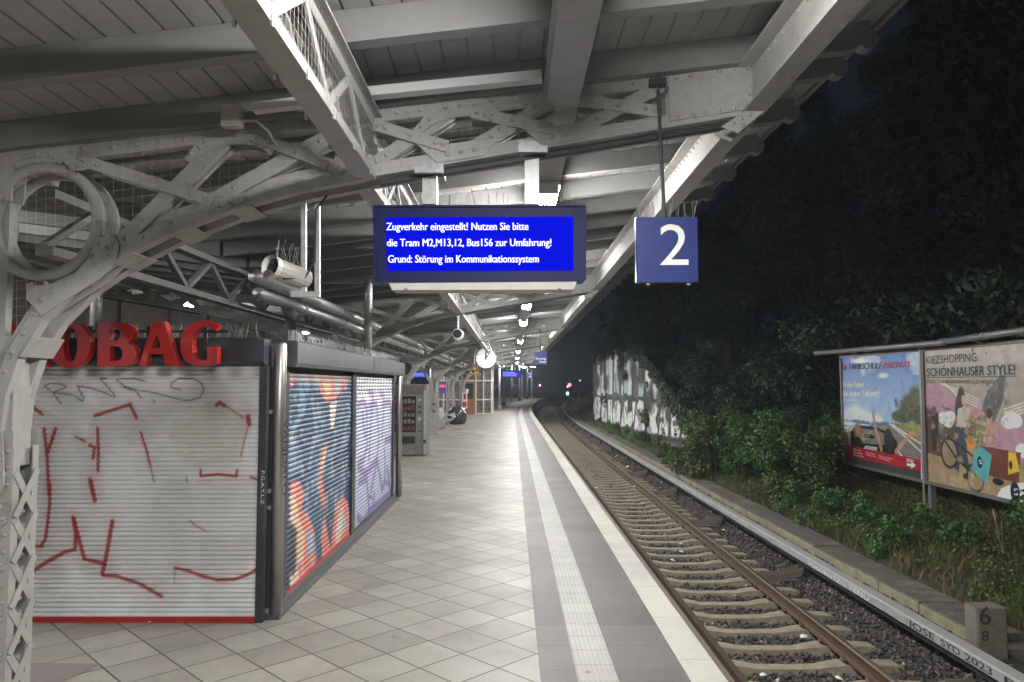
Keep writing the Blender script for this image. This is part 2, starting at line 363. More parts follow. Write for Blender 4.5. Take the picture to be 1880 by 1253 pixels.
pr += [(.448, 0)]; b.sweep(pr, YS); struct(b.build('tactile_strip', M_TACT))
b = MB(); b.sweep([(-8.0, -1.6), (1.33, -1.6), (1.33, -.125), (-8.0, -.125)], YS); struct(b.build('platform_body', M_PLATW))
q = [PZ(x, y, .004) for x, y in ((40, 1217), (187, 1219), (108, 1256), (40, 1256))]
b = MB(); b.add(q, [(0, 1, 2, 3)]); struct(b.build('paving_patch', M_PAVE2))

# ------------------------------------------------------------------ track
TX = 3.09; TY = list(np.arange(2, 45, 4))+list(np.arange(45, 150, 2.5)); RT = -.96
def sweepx(f): return f
b = MB(); b.sweep([(1.34, -1.6), (5.5, -1.6), (5.5, -.98), (5.1, -1.0), (4.8, -1.1), (4.3, -1.2), (3.8, -1.235), (2.4, -1.235), (1.9, -1.23), (1.34, -1.18)], TY); struct(b.build('ballast_bed', M_BALL))
def stones(name, n, x0, x1, y0, y1, s0, s1, mask=None):
    c = np.stack([RNG.uniform(x0, x1, n), RNG.uniform(y0, y1, n), np.zeros(n)], 1)
    c[:, 2] = np.interp(c[:, 0], [1.34, 1.9, 2.4, 3.8, 4.3, 4.8, 5.1, 5.3], [-1.18, -1.23, -1.235, -1.235, -1.2, -1.1, -1.0, -.985])+RNG.uniform(-.01, .03, n)
    base = np.array([(1, 0, 0), (-1, 0, 0), (0, 1, 0), (0, -1, 0), (0, 0, 1), (0, 0, -1)], float)
    sz = RNG.uniform(s0, s1, n)[:, None, None]
    v = base[None]*RNG.uniform(.55, 1.15, (n, 6, 1))+RNG.normal(0, .22, (n, 6, 3))
    q = RNG.normal(size=(n, 3, 3)); q, _ = np.linalg.qr(q)
    v = np.einsum('nij,nkj->nki', q, v)*sz+c[:, None, :]
    f = np.array([(0, 2, 4), (2, 1, 4), (1, 3, 4), (3, 0, 4), (2, 0, 5), (1, 2, 5), (3, 1, 5), (0, 3, 5)])
    Fa = (np.arange(n)[:, None, None]*6+f[None]).reshape(-1, 3)
    k = RNG.uniform(.3, 1.25, (n, 1))**1.3*np.array([[.105, .1, .096]]); warm = RNG.random((n, 1)) < .18; k = np.where(warm, k*np.array([[1.5, 1.2, .95]]), k)
    k[RNG.random(n) < .006] = (.5, .48, .45)
    return npmesh(name, v.reshape(-1, 3), Fa, M_STONE, np.repeat(k, 6, 0))
o = stones('ballast_stones', 15000, 1.5, 5.28, 6.8, 16, .018, .042); o['kind'] = 'stuff'
o = stones('ballast_stones', 10000, 1.5, 5.28, 16, 36, .026, .05); o['kind'] = 'stuff'

# sleepers
def sleeper_mb():
    b = MB(); st = [(-1.3, -.03, .09), (-1.24, -.008, .1), (-1.0, 0, .105), (-.62, 0, .105), (-.5, -.016, .1), (-.34, -.042, .085), (0, -.047, .082), (.34, -.042, .085), (.5, -.016, .1), (.62, 0, .105), (1.0, 0, .105), (1.24, -.008, .1), (1.3, -.03, .09)]
    for x, z, hw in st: b.v += [(x, -hw, z), (x, hw, z), (x, hw+.035, z-.15), (x, -hw-.035, z-.15)]
    for i in range(len(st)-1):
        for k in range(4): a = 4*i; b.face(a+k, a+(k+1) % 4, a+4+(k+1) % 4, a+4+k)
    b.face(3, 2, 1, 0); e = 4*(len(st)-1); b.face(e, e+1, e+2, e+3)
    return b
slp = thing('railway_sleeper', 'weathered concrete sleeper under the two rusty rails', 'sleeper', (TX, 7.31, -1.13), 'concrete sleepers along the track')
b = sleeper_mb(); b.v = [(x+TX, y+7.31, z-1.13) for x, y, z in b.v]; b.build('concrete_beam', M_SLEEP, slp)
for s in (-1, 1):
    b = MB(); c = TX+s*.7525
    b.box(c-.1, c+.1, 7.31-.07, 7.31+.07, -1.13, -1.122)
    for t in (-1, 1):
        b.tube([(c+t*.078, 7.31-.05, -1.11), (c+t*.105, 7.31-.045, -1.085), (c+t*.12, 7.31, -1.1), (c+t*.105, 7.31+.045, -1.085), (c+t*.078, 7.31+.05, -1.11)], .011, 6)
        b.lathe((c+t*.1, 7.31, -1.122), [(.02, 0), (.02, .04), (.012, .055)], 6)
    b.build('rail_clip', M_RAIL, slp)
for i in range(1, 170):
    Y = 7.31-.6+.6*i if i > 1 else 6.71
    if i == 1: dup(slp, (TX, 6.71, -1.13)); continue
    dup(slp, (TX+cx(Y), Y, -1.13), only=None if i < 60 else ('concrete_beam',))
def rail(side, label):
    c = TX+side*.7525; t = thing('running_rail', label, 'rail', (c, 20, -1.12), 'rails of the platform track')
    b = MB(); b.sweep([(c-.07, -1.119), (c+.07, -1.119), (c+.07, -1.108), (c+.012, -1.09), (c+.01, -1.005), (c+.034, -.998), (c+.034, -.97), (c-.034, -.97), (c-.034, -.998), (c-.01, -1.005), (c-.012, -1.09), (c-.07, -1.108)], TY); b.build('rail_body', M_RAIL, t)
    b = MB(); b.sweep([(c-.034, -.9695), (c+.034, -.9695), (c+.027, RT), (c-.027, RT)], TY); b.build('rail_head', M_RAILT, t)
rail(-1, 'rusty running rail close under the platform edge'); rail(1, 'rusty running rail farther from the platform, beside the covered power rail')

# power rail with cover
pw = thing('power_rail', 'grey covered power rail with graffiti running beside the track', 'power rail', (4.75, 8, -1.1))
b = MB(); yy = -1
b.sweep([(4.62, -.81), (4.635, -.81), (4.635, -.73), (4.795, -.73), (4.795, -.81), (4.81, -.81), (4.81, -.725), (4.785, -.70), (4.64, -.70), (4.62, -.715)], TY); cov = b.build('cover', M_COVER, pw)
b = MB(); b.sweep([(4.675, -.9), (4.755, -.9), (4.755, -.80), (4.735, -.78), (4.695, -.78), (4.675, -.80)], TY); b.build('conductor_bar', M_DARK, pw)
for Y in (5.0, 9.0, 13.2, 17.4, 22, 26.5, 31, 36):
    b = MB(); b.box(4.617, 4.813, Y-.09, Y+.09, -.812, -.722); b.box(4.637, 4.788, Y-.09, Y+.09, -.722, -.6975); b.build('joint_sleeve', M_COVER, pw)
for Y in [7.55+4.55*k for k in range(13)]:
    X = cx(Y); b = MB()
    for dy in (-.1, .1):
        q = [(3.98, -1.12), (4.05, -1.03), (4.3, -1.035), (4.42, -.985), (4.58, -.985), (4.66, -.925), (4.68, -.925), (4.68, -1.0), (4.62, -1.08), (3.98, -1.13)]
        b.prism([(x+X, Y+dy, z) for x, z in q], (0, .012, 0))
        b.box(4.02+X, 4.62+X, Y+dy-.05*(1 if dy > 0 else 0), Y+dy+.05*(0 if dy > 0 else 1), -1.14, -1.12)
    b.build('support_bracket', mat('bracket steel', (.2, .17, .14), .6) if 'bracket steel' not in MATS else MATS['bracket steel'], pw)
    b = MB(); b.box(4.68+X, 4.75+X, Y-.06, Y+.06, -1.14, -.9); b.build('insulator', M_DARK, pw)
def cover_text(s, x0, y0, x1, y1, h, m, bold=0.):
    A = PX(x0, y0, 4.62); B = PX(x1, y1, 4.62); A.z = B.z = -.795
    put_text('scrawl', s, A, B, h, m, pw, bold, eps=(-.004, 0, 0))
M_MARK = mat('black marker paint', (.015, .015, .017), .6); M_WPAINT = mat('white spray paint', (.8, .76, .76), .6)
cover_text('JOSE', 1668, 1140, 1716, 1173, .075, M_MARK, .01); cover_text('SYD', 1728, 1180, 1763, 1203, .075, M_MARK, .01)
cover_text('2023', 1772, 1207, 1822, 1237, .075, M_MARK, .01); cover_text('FS', 1845, 1250, 1885, 1275, .075, M_MARK, .01)
cover_text('VUOSE', 1484, 1033, 1517, 1055, .06, M_WPAINT, .02); cover_text('KUTZO', 1514, 1050, 1553, 1077, .06, M_WPAINT, .02); cover_text('TENU', 1558, 1078, 1596, 1103, .07, M_WPAINT, .02)

# concrete kerb, marker post
kb = thing('concrete_kerb', 'old mossy concrete kerb slabs between the power rail and the weeds', 'kerb', (5.55, 20, -1.2))
b = MB(); f = MB(); Y = 8.6
while Y < 75:
    L = random.uniform(1.0, 1.6); dz = random.uniform(-.012, .012); dx = random.uniform(-.012, .012); ys = [Y+.006, Y+L*.5, Y+L-.006]
    b.sweep([(5.32+dx, -1.2), (5.86+dx, -1.2), (5.86+dx, -.83+dz), (5.345+dx, -.83+dz), (5.32+dx, -.845+dz)], ys)
    f.sweep([(5.312+dx, -1.2), (5.319+dx, -1.2), (5.319+dx, -.85+dz), (5.312+dx, -.858+dz)], ys); Y += L
b.build('top_slab', M_KERB, kb); f.build('face', M_KERBF, kb)
mk = thing('kilometre_marker', 'square concrete post painted with a six above an eight at the kerb end', 'marker post', (5.28, 8.3, -1.2))
b = MB(); b.bbox(5.08, 5.42, 8.2, 8.44, -1.3, -.44, .02); b.build('post', M_POSTC, mk)
M_DIG = mat('faded black numeral', (.055, .05, .043), .8)
put_text('numeral', '6', P(1799, 1147, 8.2), P(1819, 1147, 8.2), .2, M_DIG, mk, .012); put_text('numeral', '8', P(1803, 1177, 8.2), P(1815, 1177, 8.2), .115, M_DIG, mk, .012)
st = thing('concrete_step', 'low broken concrete step behind the numbered post', 'concrete step', (5.6, 8.4, -1.2))
b = MB(); b.bbox(5.43, 6.6, 8.35, 8.6, -1.3, -.93, .03); b.bbox(5.55, 6.9, 7.7, 8.34, -1.3, -1.12, .03); b.build('slab', M_POSTC, st)

# ------------------------------------------------------------------ embankment and plants
nx, ny = 90, 110
gx = 5.86+np.linspace(0, 1, nx)**1.6*60; gy = np.linspace(-8, 170, ny)
GX, GY = np.meshgrid(gx, gy, indexing='ij')
def hz(x, y):
    x = np.asarray(x, float); y = np.asarray(y, float)
    h = -.85+.1*np.clip(x-5.9, 0, 2)+.5*np.clip(x-8.2, 0, 9)+.05*np.clip(x-17, 0, 99)
    far = np.clip((y-52)/10, 0, 1)*np.clip(x-6.1, 0, 3)*.35
    return h+far+(fbm(x, y, .8, 3)-.5)*.3*np.clip((x-5.9)*2, 0, 1)
CXG = np.vectorize(cx)(GY)
V = np.stack([GX+CXG, GY, hz(GX, GY)], -1).reshape(-1, 3)
struct(npmesh('embankment', V, gridf(nx, ny), M_EARTH, smooth=True))

def leafcloud(centers, radii, n, size, flat=.6, aspect=2.2, cols=((.045, .085, .025), (.08, .13, .04)), droop=.3, seed=0):
    """n leaf shaped faces spread over clumps; returns V, F, C"""
    r = np.random.default_rng(seed); centers = np.asarray(centers, float); radii = np.asarray(radii, float)
    pk = r.choice(len(centers), n, p=radii**2/np.sum(radii**2)); d = r.normal(size=(n, 3)); d /= np.linalg.norm(d, axis=1)[:, None]
    rad = r.random(n)**.45; c = centers[pk]+d*(radii[pk]*rad)[:, None]*np.array([1, 1, .8])
    nr = d*.6+r.normal(0, .6, (n, 3))+np.array([0, 0, flat]); nr /= np.linalg.norm(nr, axis=1)[:, None]
    t = np.cross(nr, r.normal(size=(n, 3))); t[:, 2] -= droop; t -= nr*np.sum(t*nr, 1)[:, None]; t /= np.linalg.norm(t, axis=1)[:, None]; bt = np.cross(nr, t)
    s = (size*r.uniform(.6, 1.3, n))[:, None]
    v = np.stack([c-t*s*.5, c+bt*s*.5/aspect+nr*s*.06, c+t*s*.55-nr*s*.1, c-bt*s*.5/aspect+nr*s*.06], 1)
    k = r.random((n, 1)); cl = np.array(cols[0])*(1-k)+np.array(cols[1])*k
    cl = cl*r.uniform(.75, 1.25, (len(centers), 1))[pk]
    return v.reshape(-1, 3), np.arange(4*n).reshape(-1, 4), np.repeat(cl, 4, 0)
def limb(b, p, q, r0, r1, k=5, wob=.12):
    p, q = Vector(p), Vector(q); L = (q-p).length
    pts = [p.lerp(q, i/k)+(Vector((random.gauss(0, 1), random.gauss(0, 1), 0))*wob*L*.3 if 0 < i < k else Vector()) for i in range(k+1)]
    b.tube(pts, [r0+(r1-r0)*i/k for i in range(k+1)], 7)
def tree_proto(h, rw, nclump, nleaf, size, seed, cols):
    random.seed(seed); r = np.random.default_rng(seed)
    t = thing('broadleaf_tree', 'x', 'tree'); tb = MB(); limb(tb, (0, 0, -.3), (0, 0, h*.55), .2, .1)
    cs = []; rs = []
    for i in range(nclump):
        a = r.uniform(0, 6.28); z = r.uniform(.12, 1); rr = rw*math.sin(math.pi*min(.97, .15+.8*z))**.7*r.uniform(.35, 1)
        p = (rr*math.cos(a), rr*math.sin(a), z*h); cs.append(p); rs.append(r.uniform(.16, .32)*rw)
        if i % 3 == 0: limb(tb, (0, 0, min(h*.5, z*h*.55)), p, .06, .015)
    tb.build('trunk', M_BARK, t); v, f, c = leafcloud(cs, rs, nleaf, size, cols=cols, seed=seed+1)
    npmesh('crown', v, f, M_LEAF, c, t); return t
def shrub_proto(h, rw, nleaf, size, seed, cols, aspect=2.2):
    random.seed(seed); r = np.random.default_rng(seed); t = thing('leafy_shrub', 'x', 'shrub'); sb = MB(); cs = []; rs = []
    for i in range(16):
        a = r.uniform(0, 6.28); z = r.uniform(.1, 1); rr = rw*r.uniform(.2, 1)*(1.1-.6*z)
        p = (rr*math.cos(a), rr*math.sin(a), z*h); cs.append(p); rs.append(r.uniform(.22, .42)*rw)
        if i % 2 == 0: limb(sb, (rr*.2*math.cos(a), rr*.2*math.sin(a), -.1), p, .022, .006, 4)
    sb.build('stems', M_BARK, t); v, f, c = leafcloud(cs, rs, nleaf, size, cols=cols, seed=seed+3, aspect=aspect); npmesh('foliage', v, f, M_LEAF, c, t); return t
DK = ((.035, .058, .028), (.06, .095, .042)); MD = ((.045, .11, .028), (.09, .18, .05)); YG = ((.055, .09, .022), (.12, .155, .045))
trees = [tree_proto(9.5, 3.4, 46, 24000, .17, 11, DK), tree_proto(11.5, 3.0, 50, 24000, .16, 23, DK), tree_proto(7.5, 3.2, 40, 20000, .16, 37, DK)]
tspots = [(11.2, 9, 0), (10.6, 14.5, 1), (12.4, 19, 0), (10.4, 22.5, 2), (11.5, 28, 1), (9.6, 33, 0), (12.5, 38, 2), (9.4, 42, 1), (8.9, 49, 0), (10.8, 56, 2), (10.6, 64, 1), (12.5, 76, 0), (14.5, 90, 2), (16, 12, 1), (17, 25, 0), (16, 45, 1), (13.5, 104, 0), (19, 70, 0), (14.5, 7, 1), (20, 18, 0), (21, 34, 1), (13.6, 16.5, 0)]
tl = ['tall dark tree behind the right-hand poster, nearest on the slope', 'slender tall tree rising behind the gap between both posters', 'broad dark tree behind the far edge of the driving poster', 'lower bushy tree just beyond the driving poster', 'tall narrow tree on the slope beyond the posters', 'broad tree leaning over the sloping end of the graffiti wall', 'low round tree behind the middle of the graffiti wall', 'tall tree above the middle of the graffiti wall', 'dark tree overhanging the far end of the graffiti wall', 'low bushy tree just past the far end of the graffiti wall', 'tall thin tree on the bank past the graffiti wall', 'dark tree on the bank short of the red signal', 'low tree beside the far red signal', 'tall tree deep in the wood behind the right-hand poster', 'broad tree deep in the wood behind the driving poster', 'tall tree deep in the wood behind the graffiti wall', 'farthest dark tree beyond the red signal', 'broad dark tree high on the bank beyond the wall', 'tall dark tree at the right picture edge above the shopping poster', 'tall tree at the back of the wood above the driving poster', 'tall tree at the back of the wood left of the posters', 'broad tree between the front trees above the post of the posters']
random.seed(5)
for i, ((x, y, k), lb) in enumerate(zip(tspots, tl)):
    first = i in (0, 1, 3); o = trees[k] if first else dup(trees[k])
    o['label'] = lb; o['group'] = 'trees on the dark embankment'; o.location = (x+cx(y), y, float(hz(x, y))-.1)
    o.rotation_euler.z = random.uniform(0, 6.28); s = random.uniform(1., 1.3)*(1.25 if x > 13 and y < 60 else 1); o.scale = (s, s, s*random.uniform(.95, 1.1))
shr = [shrub_proto(2.2, 1.1, 4200, .13, 51, MD, 2.6), shrub_proto(1.5, .9, 3400, .11, 61, YG), shrub_proto(2.9, 1.2, 5000, .15, 71, DK, 2.6), shrub_proto(.55, .5, 1100, .09, 81, MD, 1.6)]
sspots = [(8.3, 19.3, 0), (7.6, 21.0, 0), (8.9, 21.5, 2), (7.3, 23.3, 2), (7.9, 25.6, 0), (7.4, 25.0, 1), (7.4, 28.5, 2), (6.7, 30.6, 1), (9.6, 16.6, 0), (9.3, 14.2, 1), (9.4, 12.4, 0), (6.9, 19.8, 1), (9.6, 10.8, 2), (7.95, 10.0, 0), (6.9, 33.5, 2),
          (6.3, 36.5, 3), (6.15, 39.5, 3), (6.2, 43, 3), (6.2, 47, 3), (6.3, 51.5, 3), (6.4, 56, 3), (6.5, 31.5, 3), (6.4, 27.8, 3), (6.6, 24, 3), (6.7, 21, 3), (6.6, 18, 3), (7.4, 9.9, 3), (7.0, 9.0, 3), (6.5, 34, 1), (9.3, 23.7, 2), (8.6, 27.5, 2), (8.8, 30.5, 2), (7.0, 16.0, 3), (6.75, 18.3, 0), (6.5, 20.6, 0), (6.45, 22.6, 0), (6.55, 23.9, 1), (6.95, 17.3, 1), (6.45, 16.6, 3), (6.35, 15.2, 3), (6.6, 13.9, 3), (7.2, 13.2, 3), (7.3, 11.9, 3), (6.3, 12.6, 3), (7.1, 14.8, 3), (5.98, 23.5, 1), (6.1, 22.2, 1), (5.95, 26.6, 3), (5.95, 29.4, 3)]
sl = ['feathery green shrub close to the far edge of the driving poster', 'mid green shrub between the kerb and the driving poster', 'tall dark shrub behind the feathery green one by the poster', 'tall dark shrub on the bank halfway to the wall', 'green shrub in the thick of the bank between poster and wall', 'yellow-green shrub at the sloping end of the graffiti wall', 'dark tall shrub covering the low end of the graffiti wall', 'yellowish shrub growing in front of the wall lettering', 'green shrub behind the middle of the driving poster', 'yellow-green shrub behind the post between both posters', 'green shrub behind the middle of the shopping poster', 'light shrub nearest the kerb short of the wall', 'tall dark shrub behind the near end of the shopping poster', 'green shrub reaching over the right edge of the shopping poster', 'dark shrub hiding the slanted top of the wall',
      *['low weedy plant clump at the foot of the graffiti wall']*6, *['low weedy plant clump along the concrete kerb']*5, *['low weedy plant clump behind the numbered marker post']*2,
      'yellow-green shrub against the wall below its highest lettering', 'dark tall shrub deep in the bank behind the poster edge', 'dark tall shrub filling the slope behind the bank shrubs', 'dark tall shrub on the slope next to the low wall end', 'low weedy plant clump below the driving poster', 'green shrub nearest the kerb just left of the driving poster', 'green shrub near the kerb, second left of the driving poster', 'green shrub near the kerb, third left of the driving poster', 'yellow-green shrub near the kerb, fourth left of the driving poster', 'low yellow-green shrub right at the far edge of the driving poster', *['low weedy plant clump between the kerb and the posters']*7, 'yellow-green shrub hiding the foot of the wall\'s low end', 'yellow-green shrub at the kerb just short of the graffiti wall', *['low weedy plant clump at the foot of the graffiti wall']*2]
used = set()
for (x, y, k), lb in zip(sspots, sl):
    o = dup(shr[k]) if k in used else shr[k]; used.add(k)
    o['label'] = lb; o['group'] = 'shrubs on the trackside bank' if k < 3 else 'low plant clumps on the trackside bank'; o.location = (x, y, float(hz(x, y))-.05)
    o.rotation_euler.z = random.uniform(0, 6.28); s = random.uniform(.85, 1.15); o.scale = (s, s, s)
def grass(n, x0, x1, y0, y1, h0, h1, seed, cols, wd=.006):
    r = np.random.default_rng(seed); x = r.uniform(x0, x1, n); y = r.uniform(y0, y1, n)
    keep = fbm(x, y, 1.3, seed) > r.uniform(.25, .6, n); x, y = x[keep], y[keep]; n = len(x)
    z = hz(x, y); a = r.uniform(0, 6.28, n); h = r.uniform(h0, h1, n); le = r.uniform(.1, .9, n)*h; la = r.uniform(0, 6.28, n)
    wx, wy = np.cos(a)*wd, np.sin(a)*wd; lx, ly = np.cos(la)*le, np.sin(la)*le; xx = x+np.vectorize(cx)(y)
    v = np.stack([np.stack([xx-wx, y-wy, z], 1), np.stack([xx+wx, y+wy, z], 1), np.stack([xx+lx*.4+wx*.7, y+ly*.4+wy*.7, z+h*.6], 1), np.stack([xx+lx*.4-wx*.7, y+ly*.4-wy*.7, z+h*.6], 1), np.stack([xx+lx, y+ly, z+h*.85], 1)], 1).reshape(-1, 3)
    i = np.arange(n)*5; q = np.stack([i, i+1, i+2, i+3], 1); t = np.stack([i+3, i+2, i+4, i+4], 1)
    k = r.random((n, 1)); dry = (r.random(n) < .2+.55*(fbm(x, y, .9, 77) > .55))[:, None]; c = np.array(cols[0])*(1-k)+np.array(cols[1])*k; c = np.where(dry, np.array([[.22, .17, .09]]), c)
    me_t = np.stack([i+3, i+2, i+4], 1)
    return v, q, me_t, np.repeat(c, 5, 0)
def grass_obj(name, *a, **k):
    v, q, t, c = grass(*a, **k); F3 = np.concatenate([q[:, [0, 1, 2]], q[:, [0, 2, 3]], t]); o = npmesh(name, v, F3, M_LEAF, c); o['kind'] = 'stuff'; return o
grass_obj('weeds', 60000, 5.84, 9.5, 7.5, 27, .08, .36, 4, YG)
grass_obj('weeds', 22000, 5.9, 9, 27, 75, .12, .5, 5, MD, wd=.012)
r_ = np.random.default_rng(9); n_ = 800; wx_ = r_.uniform(5.95, 9.5, n_); wy_ = r_.uniform(8, 30, n_)
v, f, c = leafcloud(np.stack([wx_, wy_, hz(wx_, wy_)+r_.uniform(.03, .2, n_)], 1), r_.uniform(.1, .28, n_), 42000, .065, cols=YG, seed=10, aspect=1.7)
o = npmesh('ground_cover_leaves', v, f, M_LEAF, c); o['kind'] = 'stuff'
st = thing('grass_stalk', 'tall dry grass stalk with seed head under the shopping poster', 'grass stalk', (6.9, 9.9, -.8))
b = MB(); p0 = PX(1842, 1018, 6.9); p1 = PX(1823, 935, 6.9); p2 = PX(1838, 955, 6.9); b.tube([p0, p0.lerp(p1, .5)+Vector((0, .02, 0)), p1], [.004, .003, .002], 5); b.tube([p0, p2], .003, 5); b.build('stem', mat('dry straw', (.4, .34, .2), .8), st)
b = MB(); b.tube([p0.lerp(p1, .75), p0.lerp(p1, .9), p1], [.006, .012, .004], 6); b.build('seed_head', MATS['dry straw'], st)

# ------------------------------------------------------------------ graffiti wall
GWX = 6.25
gw = thing('graffiti_wall', 'sloping white brick wing wall covered in graffiti lettering beyond the shrubs', 'wall', (GWX, 40, -.9))
y0, y1 = 22.6, 57.0; nu, nv = 420, 80
uu, vv = np.meshgrid(np.linspace(y0, y1, nu), np.linspace(0, 1, nv), indexing='ij')
tp = np.array([PX(x, y, GWX)[1:] for x, y in ((1318, 862), (1280, 800), (1262, 775), (1225, 728), (1200, 692), (1172, 652), (1130, 642), (1100, 648), (1080, 654))])
top = np.interp(uu, tp[:, 0], tp[:, 1]); top = np.minimum(top, 5.6)
zz = -1.0+vv*(top+1.0); A_, B_ = uu.ravel(), zz.ravel()
pa = Paint(A_, B_, (.07, .064, .06), lambda x, y: tuple(PX(x, y, GWX)[1:]))
WH = (.84, .83, .83); PB = (.52, .66, .68); BK = (.035, .033, .032)
pa.mix((fbm(A_, B_, .6, 40) > .5)*.5, (.22, .2, .19))
lower = [[(1092, 775), (1089, 745), (1093, 727), (1101, 727), (1104, 742), (1101, 760), (1106, 775)], [(1103, 776), (1105, 738), (1110, 728), (1114, 738), (1114, 778)], [(1115, 778), (1116, 732), (1124, 732), (1125, 780)], [(1127, 783), (1124, 760), (1129, 735), (1135, 732), (1140, 742), (1138, 783)],
         [(1138, 785), (1146, 736), (1153, 731), (1152, 756), (1160, 752), (1160, 735), (1168, 735), (1164, 775), (1156, 790)], [(1163, 792), (1168, 745), (1173, 731), (1182, 735), (1182, 755), (1188, 760), (1183, 795)], [(1186, 800), (1190, 760), (1194, 733), (1202, 738), (1206, 733), (1210, 755), (1204, 770), (1212, 800)],
         [(1209, 802), (1213, 745), (1220, 735), (1226, 740), (1222, 765), (1230, 775), (1226, 806)], [(1228, 806), (1232, 770), (1230, 748), (1238, 740), (1246, 752), (1243, 772), (1252, 790), (1246, 808)], [(1249, 808), (1253, 785), (1258, 770), (1266, 785), (1272, 808)]]
for q in lower: pa.poly(q, WH); pa.stroke(q+[q[0]], .2, BK, .95, .4)
for i, (x0, x1, yt, yb, col) in enumerate(((1096, 1101, 672, 726, WH), (1104, 1107, 668, 722, WH), (1112, 1120, 662, 722, PB), (1118, 1124, 652, 725, WH), (1127, 1133, 655, 720, PB), (1133, 1136, 690, 724, PB), (1145, 1152, 668, 722, PB), (1152, 1159, 690, 726, WH), (1156, 1161, 655, 690, PB), (1165, 1173, 655, 690, PB), (1172, 1181, 700, 728, PB), (1184, 1196, 678, 700, WH), (1186, 1192, 700, 730, WH))):
    pa.poly([(x0, yb), (x0+1, yt), (x1+1, yt-3), (x1, yb)], col, .9)
for x0, x1, yt, yb in ((1100, 1103, 690, 727), (1107, 1111, 700, 727), (1128, 1131, 640, 700), (1141, 1144, 650, 727), (1153, 1157, 650, 688), (1174, 1178, 665, 700), (1199, 1206, 705, 733), (1207, 1213, 715, 740)): pa.poly([(x0, yb), (x0, yt), (x1, yt), (x1, yb)], WH, .85)
for x in (1139, 1160, 1183, 1206, 1229): pa.stroke([(x, 728), (x+2, 800)], .2, BK, .7)
for q in ([(1148, 748), (1152, 765)], [(1190, 742), (1196, 760)], [(1212, 772), (1218, 770)], [(1236, 778), (1246, 776)], [(1178, 760), (1178, 785)], [(1098, 735), (1097, 760)], [(1131, 745), (1131, 770)]): pa.stroke(q, .22, BK, .9)
for x, y in ((1104, 675), (1098, 700), (1112, 705), (1148, 655), (1140, 690), (1163, 680), (1177, 690), (1192, 735), (1215, 730)): pa.ell((x, y), .9+.5*random.random(), .55, (.03, .045, .022), .9, .6)
pa.mix((fbm(A_, B_, 1.6, 44) > .62)*.6, (.07, .075, .06))
pa.mix((np.mod(B_, .15) < .018)*.28, (.15, .14, .13))
V = np.stack([np.full_like(A_, GWX), A_, B_], 1); npmesh('painted_face', V, gridf(nu, nv), M_WALLG, pa.c, gw)
b = MB(); ts = [(float(t[0]), min(5.6, float(t[1]))) for t in tp if y0 < t[0] < y1]; ts.sort()
q = [(y0, -1), (y0, float(top[0, 0]))]+ts+[(y1, float(top[-1, 0])), (y1, -1)]
b.prism([(GWX+.004, y, z-.004) for y, z in q], (.4, 0, 0)); b.build('masonry', M_PLASTER, gw)
cs = []; rs = []
for x, y in ((1095, 650), (1110, 650), (1125, 648), (1140, 650), (1140, 670), (1155, 650), (1105, 655), (1148, 690), (1165, 650), (1180, 665), (1092, 660), (1168, 645), (1176, 656), (1186, 668), (1196, 682), (1208, 698), (1218, 712), (1230, 728), (1242, 744), (1254, 760), (1266, 776), (1280, 796), (1296, 822), (1255, 775), (1240, 752), (1225, 735)):
    p = PX(x, y, GWX-.12); cs.append(p[:]); rs.append(.4+.25*random.random())
v, f, c = leafcloud(cs, rs, 8000, .16, cols=DK, seed=91); v[:, 0] = GWX-.06-np.abs(v[:, 0]-GWX)*.45
o = npmesh('ivy', v, f, M_LEAF, c); tag(o, 'dark ivy hanging over the top of the graffiti wall', 'ivy')

# ------------------------------------------------------------------ billboards
BX = 7.9
def board(name, label, xl, xr, tl_, bl_, tr_, br_):
    ya, yb = PX(xl, tl_, BX).y, PX(xr, tr_, BX).y
    return ya, yb
BYS = (17.62, 14.12, 10.5); BZ0, BZ1 = .13, 2.70
def billboard(y0, y1, label, paint, posts):
    t = thing('billboard', label, 'billboard', (BX, (y0+y1)/2, -.8), 'billboards on the trackside bank')
    nu, nv = 300, 215; yi0, yi1 = y0-.06, y1+.06; z0, z1 = BZ0+.06, BZ1-.06
    u, v_ = np.meshgrid(np.linspace(yi0, yi1, nu), np.linspace(z0, z1, nv), indexing='ij'); A, Bb = u.ravel(), v_.ravel()
    pp = Paint(A, Bb, (.5, .5, .5), lambda x, y: tuple(PX(x, y, BX)[1:])); paint(pp); pp.c = np.clip(pp.c*1.3*(1+.45*(fbm(A, Bb, 7, 3)-.5)+.25*(fbm(A, Bb, 28, 8)-.5))[:, None], 0, .86)
    V = np.stack([np.full_like(A, BX-.012), A, Bb], 1); o = npmesh('poster', V, gridf(nu, nv), M_ART, pp.c, t)
    b = MB(); b.box(BX, BX+.05, y1+.02, y0-.02, BZ0+.02, BZ1-.02); b.build('back_panel', M_GALV, t)
    b = MB()
    for z in (BZ0, BZ1-.06): b.box(BX-.05, BX-.002, y1+.062, y0-.062, z, z+.06)
    for y in (y0-.06, y1): b.box(BX-.053, BX+.003, y, y+.06, BZ0-.003, BZ1+.003)
    b.build('frame', MATS.get('frame metal') or mat('frame metal', (.22, .2, .18), .5, .5), t)
    for y in posts:
        b = MB(); b.box(BX-.03, BX+.09, y-.05, y+.05, -1.3, BZ0-.004) if y not in posts[:1] else b.box(BX-.06, BX-.0535, y-.03, y+.03, -1.3, BZ1); b.box(BX+.051, BX+.15, y-.05, y+.05, -1.3, BZ1-.1); b.build('post', M_GALV, t)
    return t
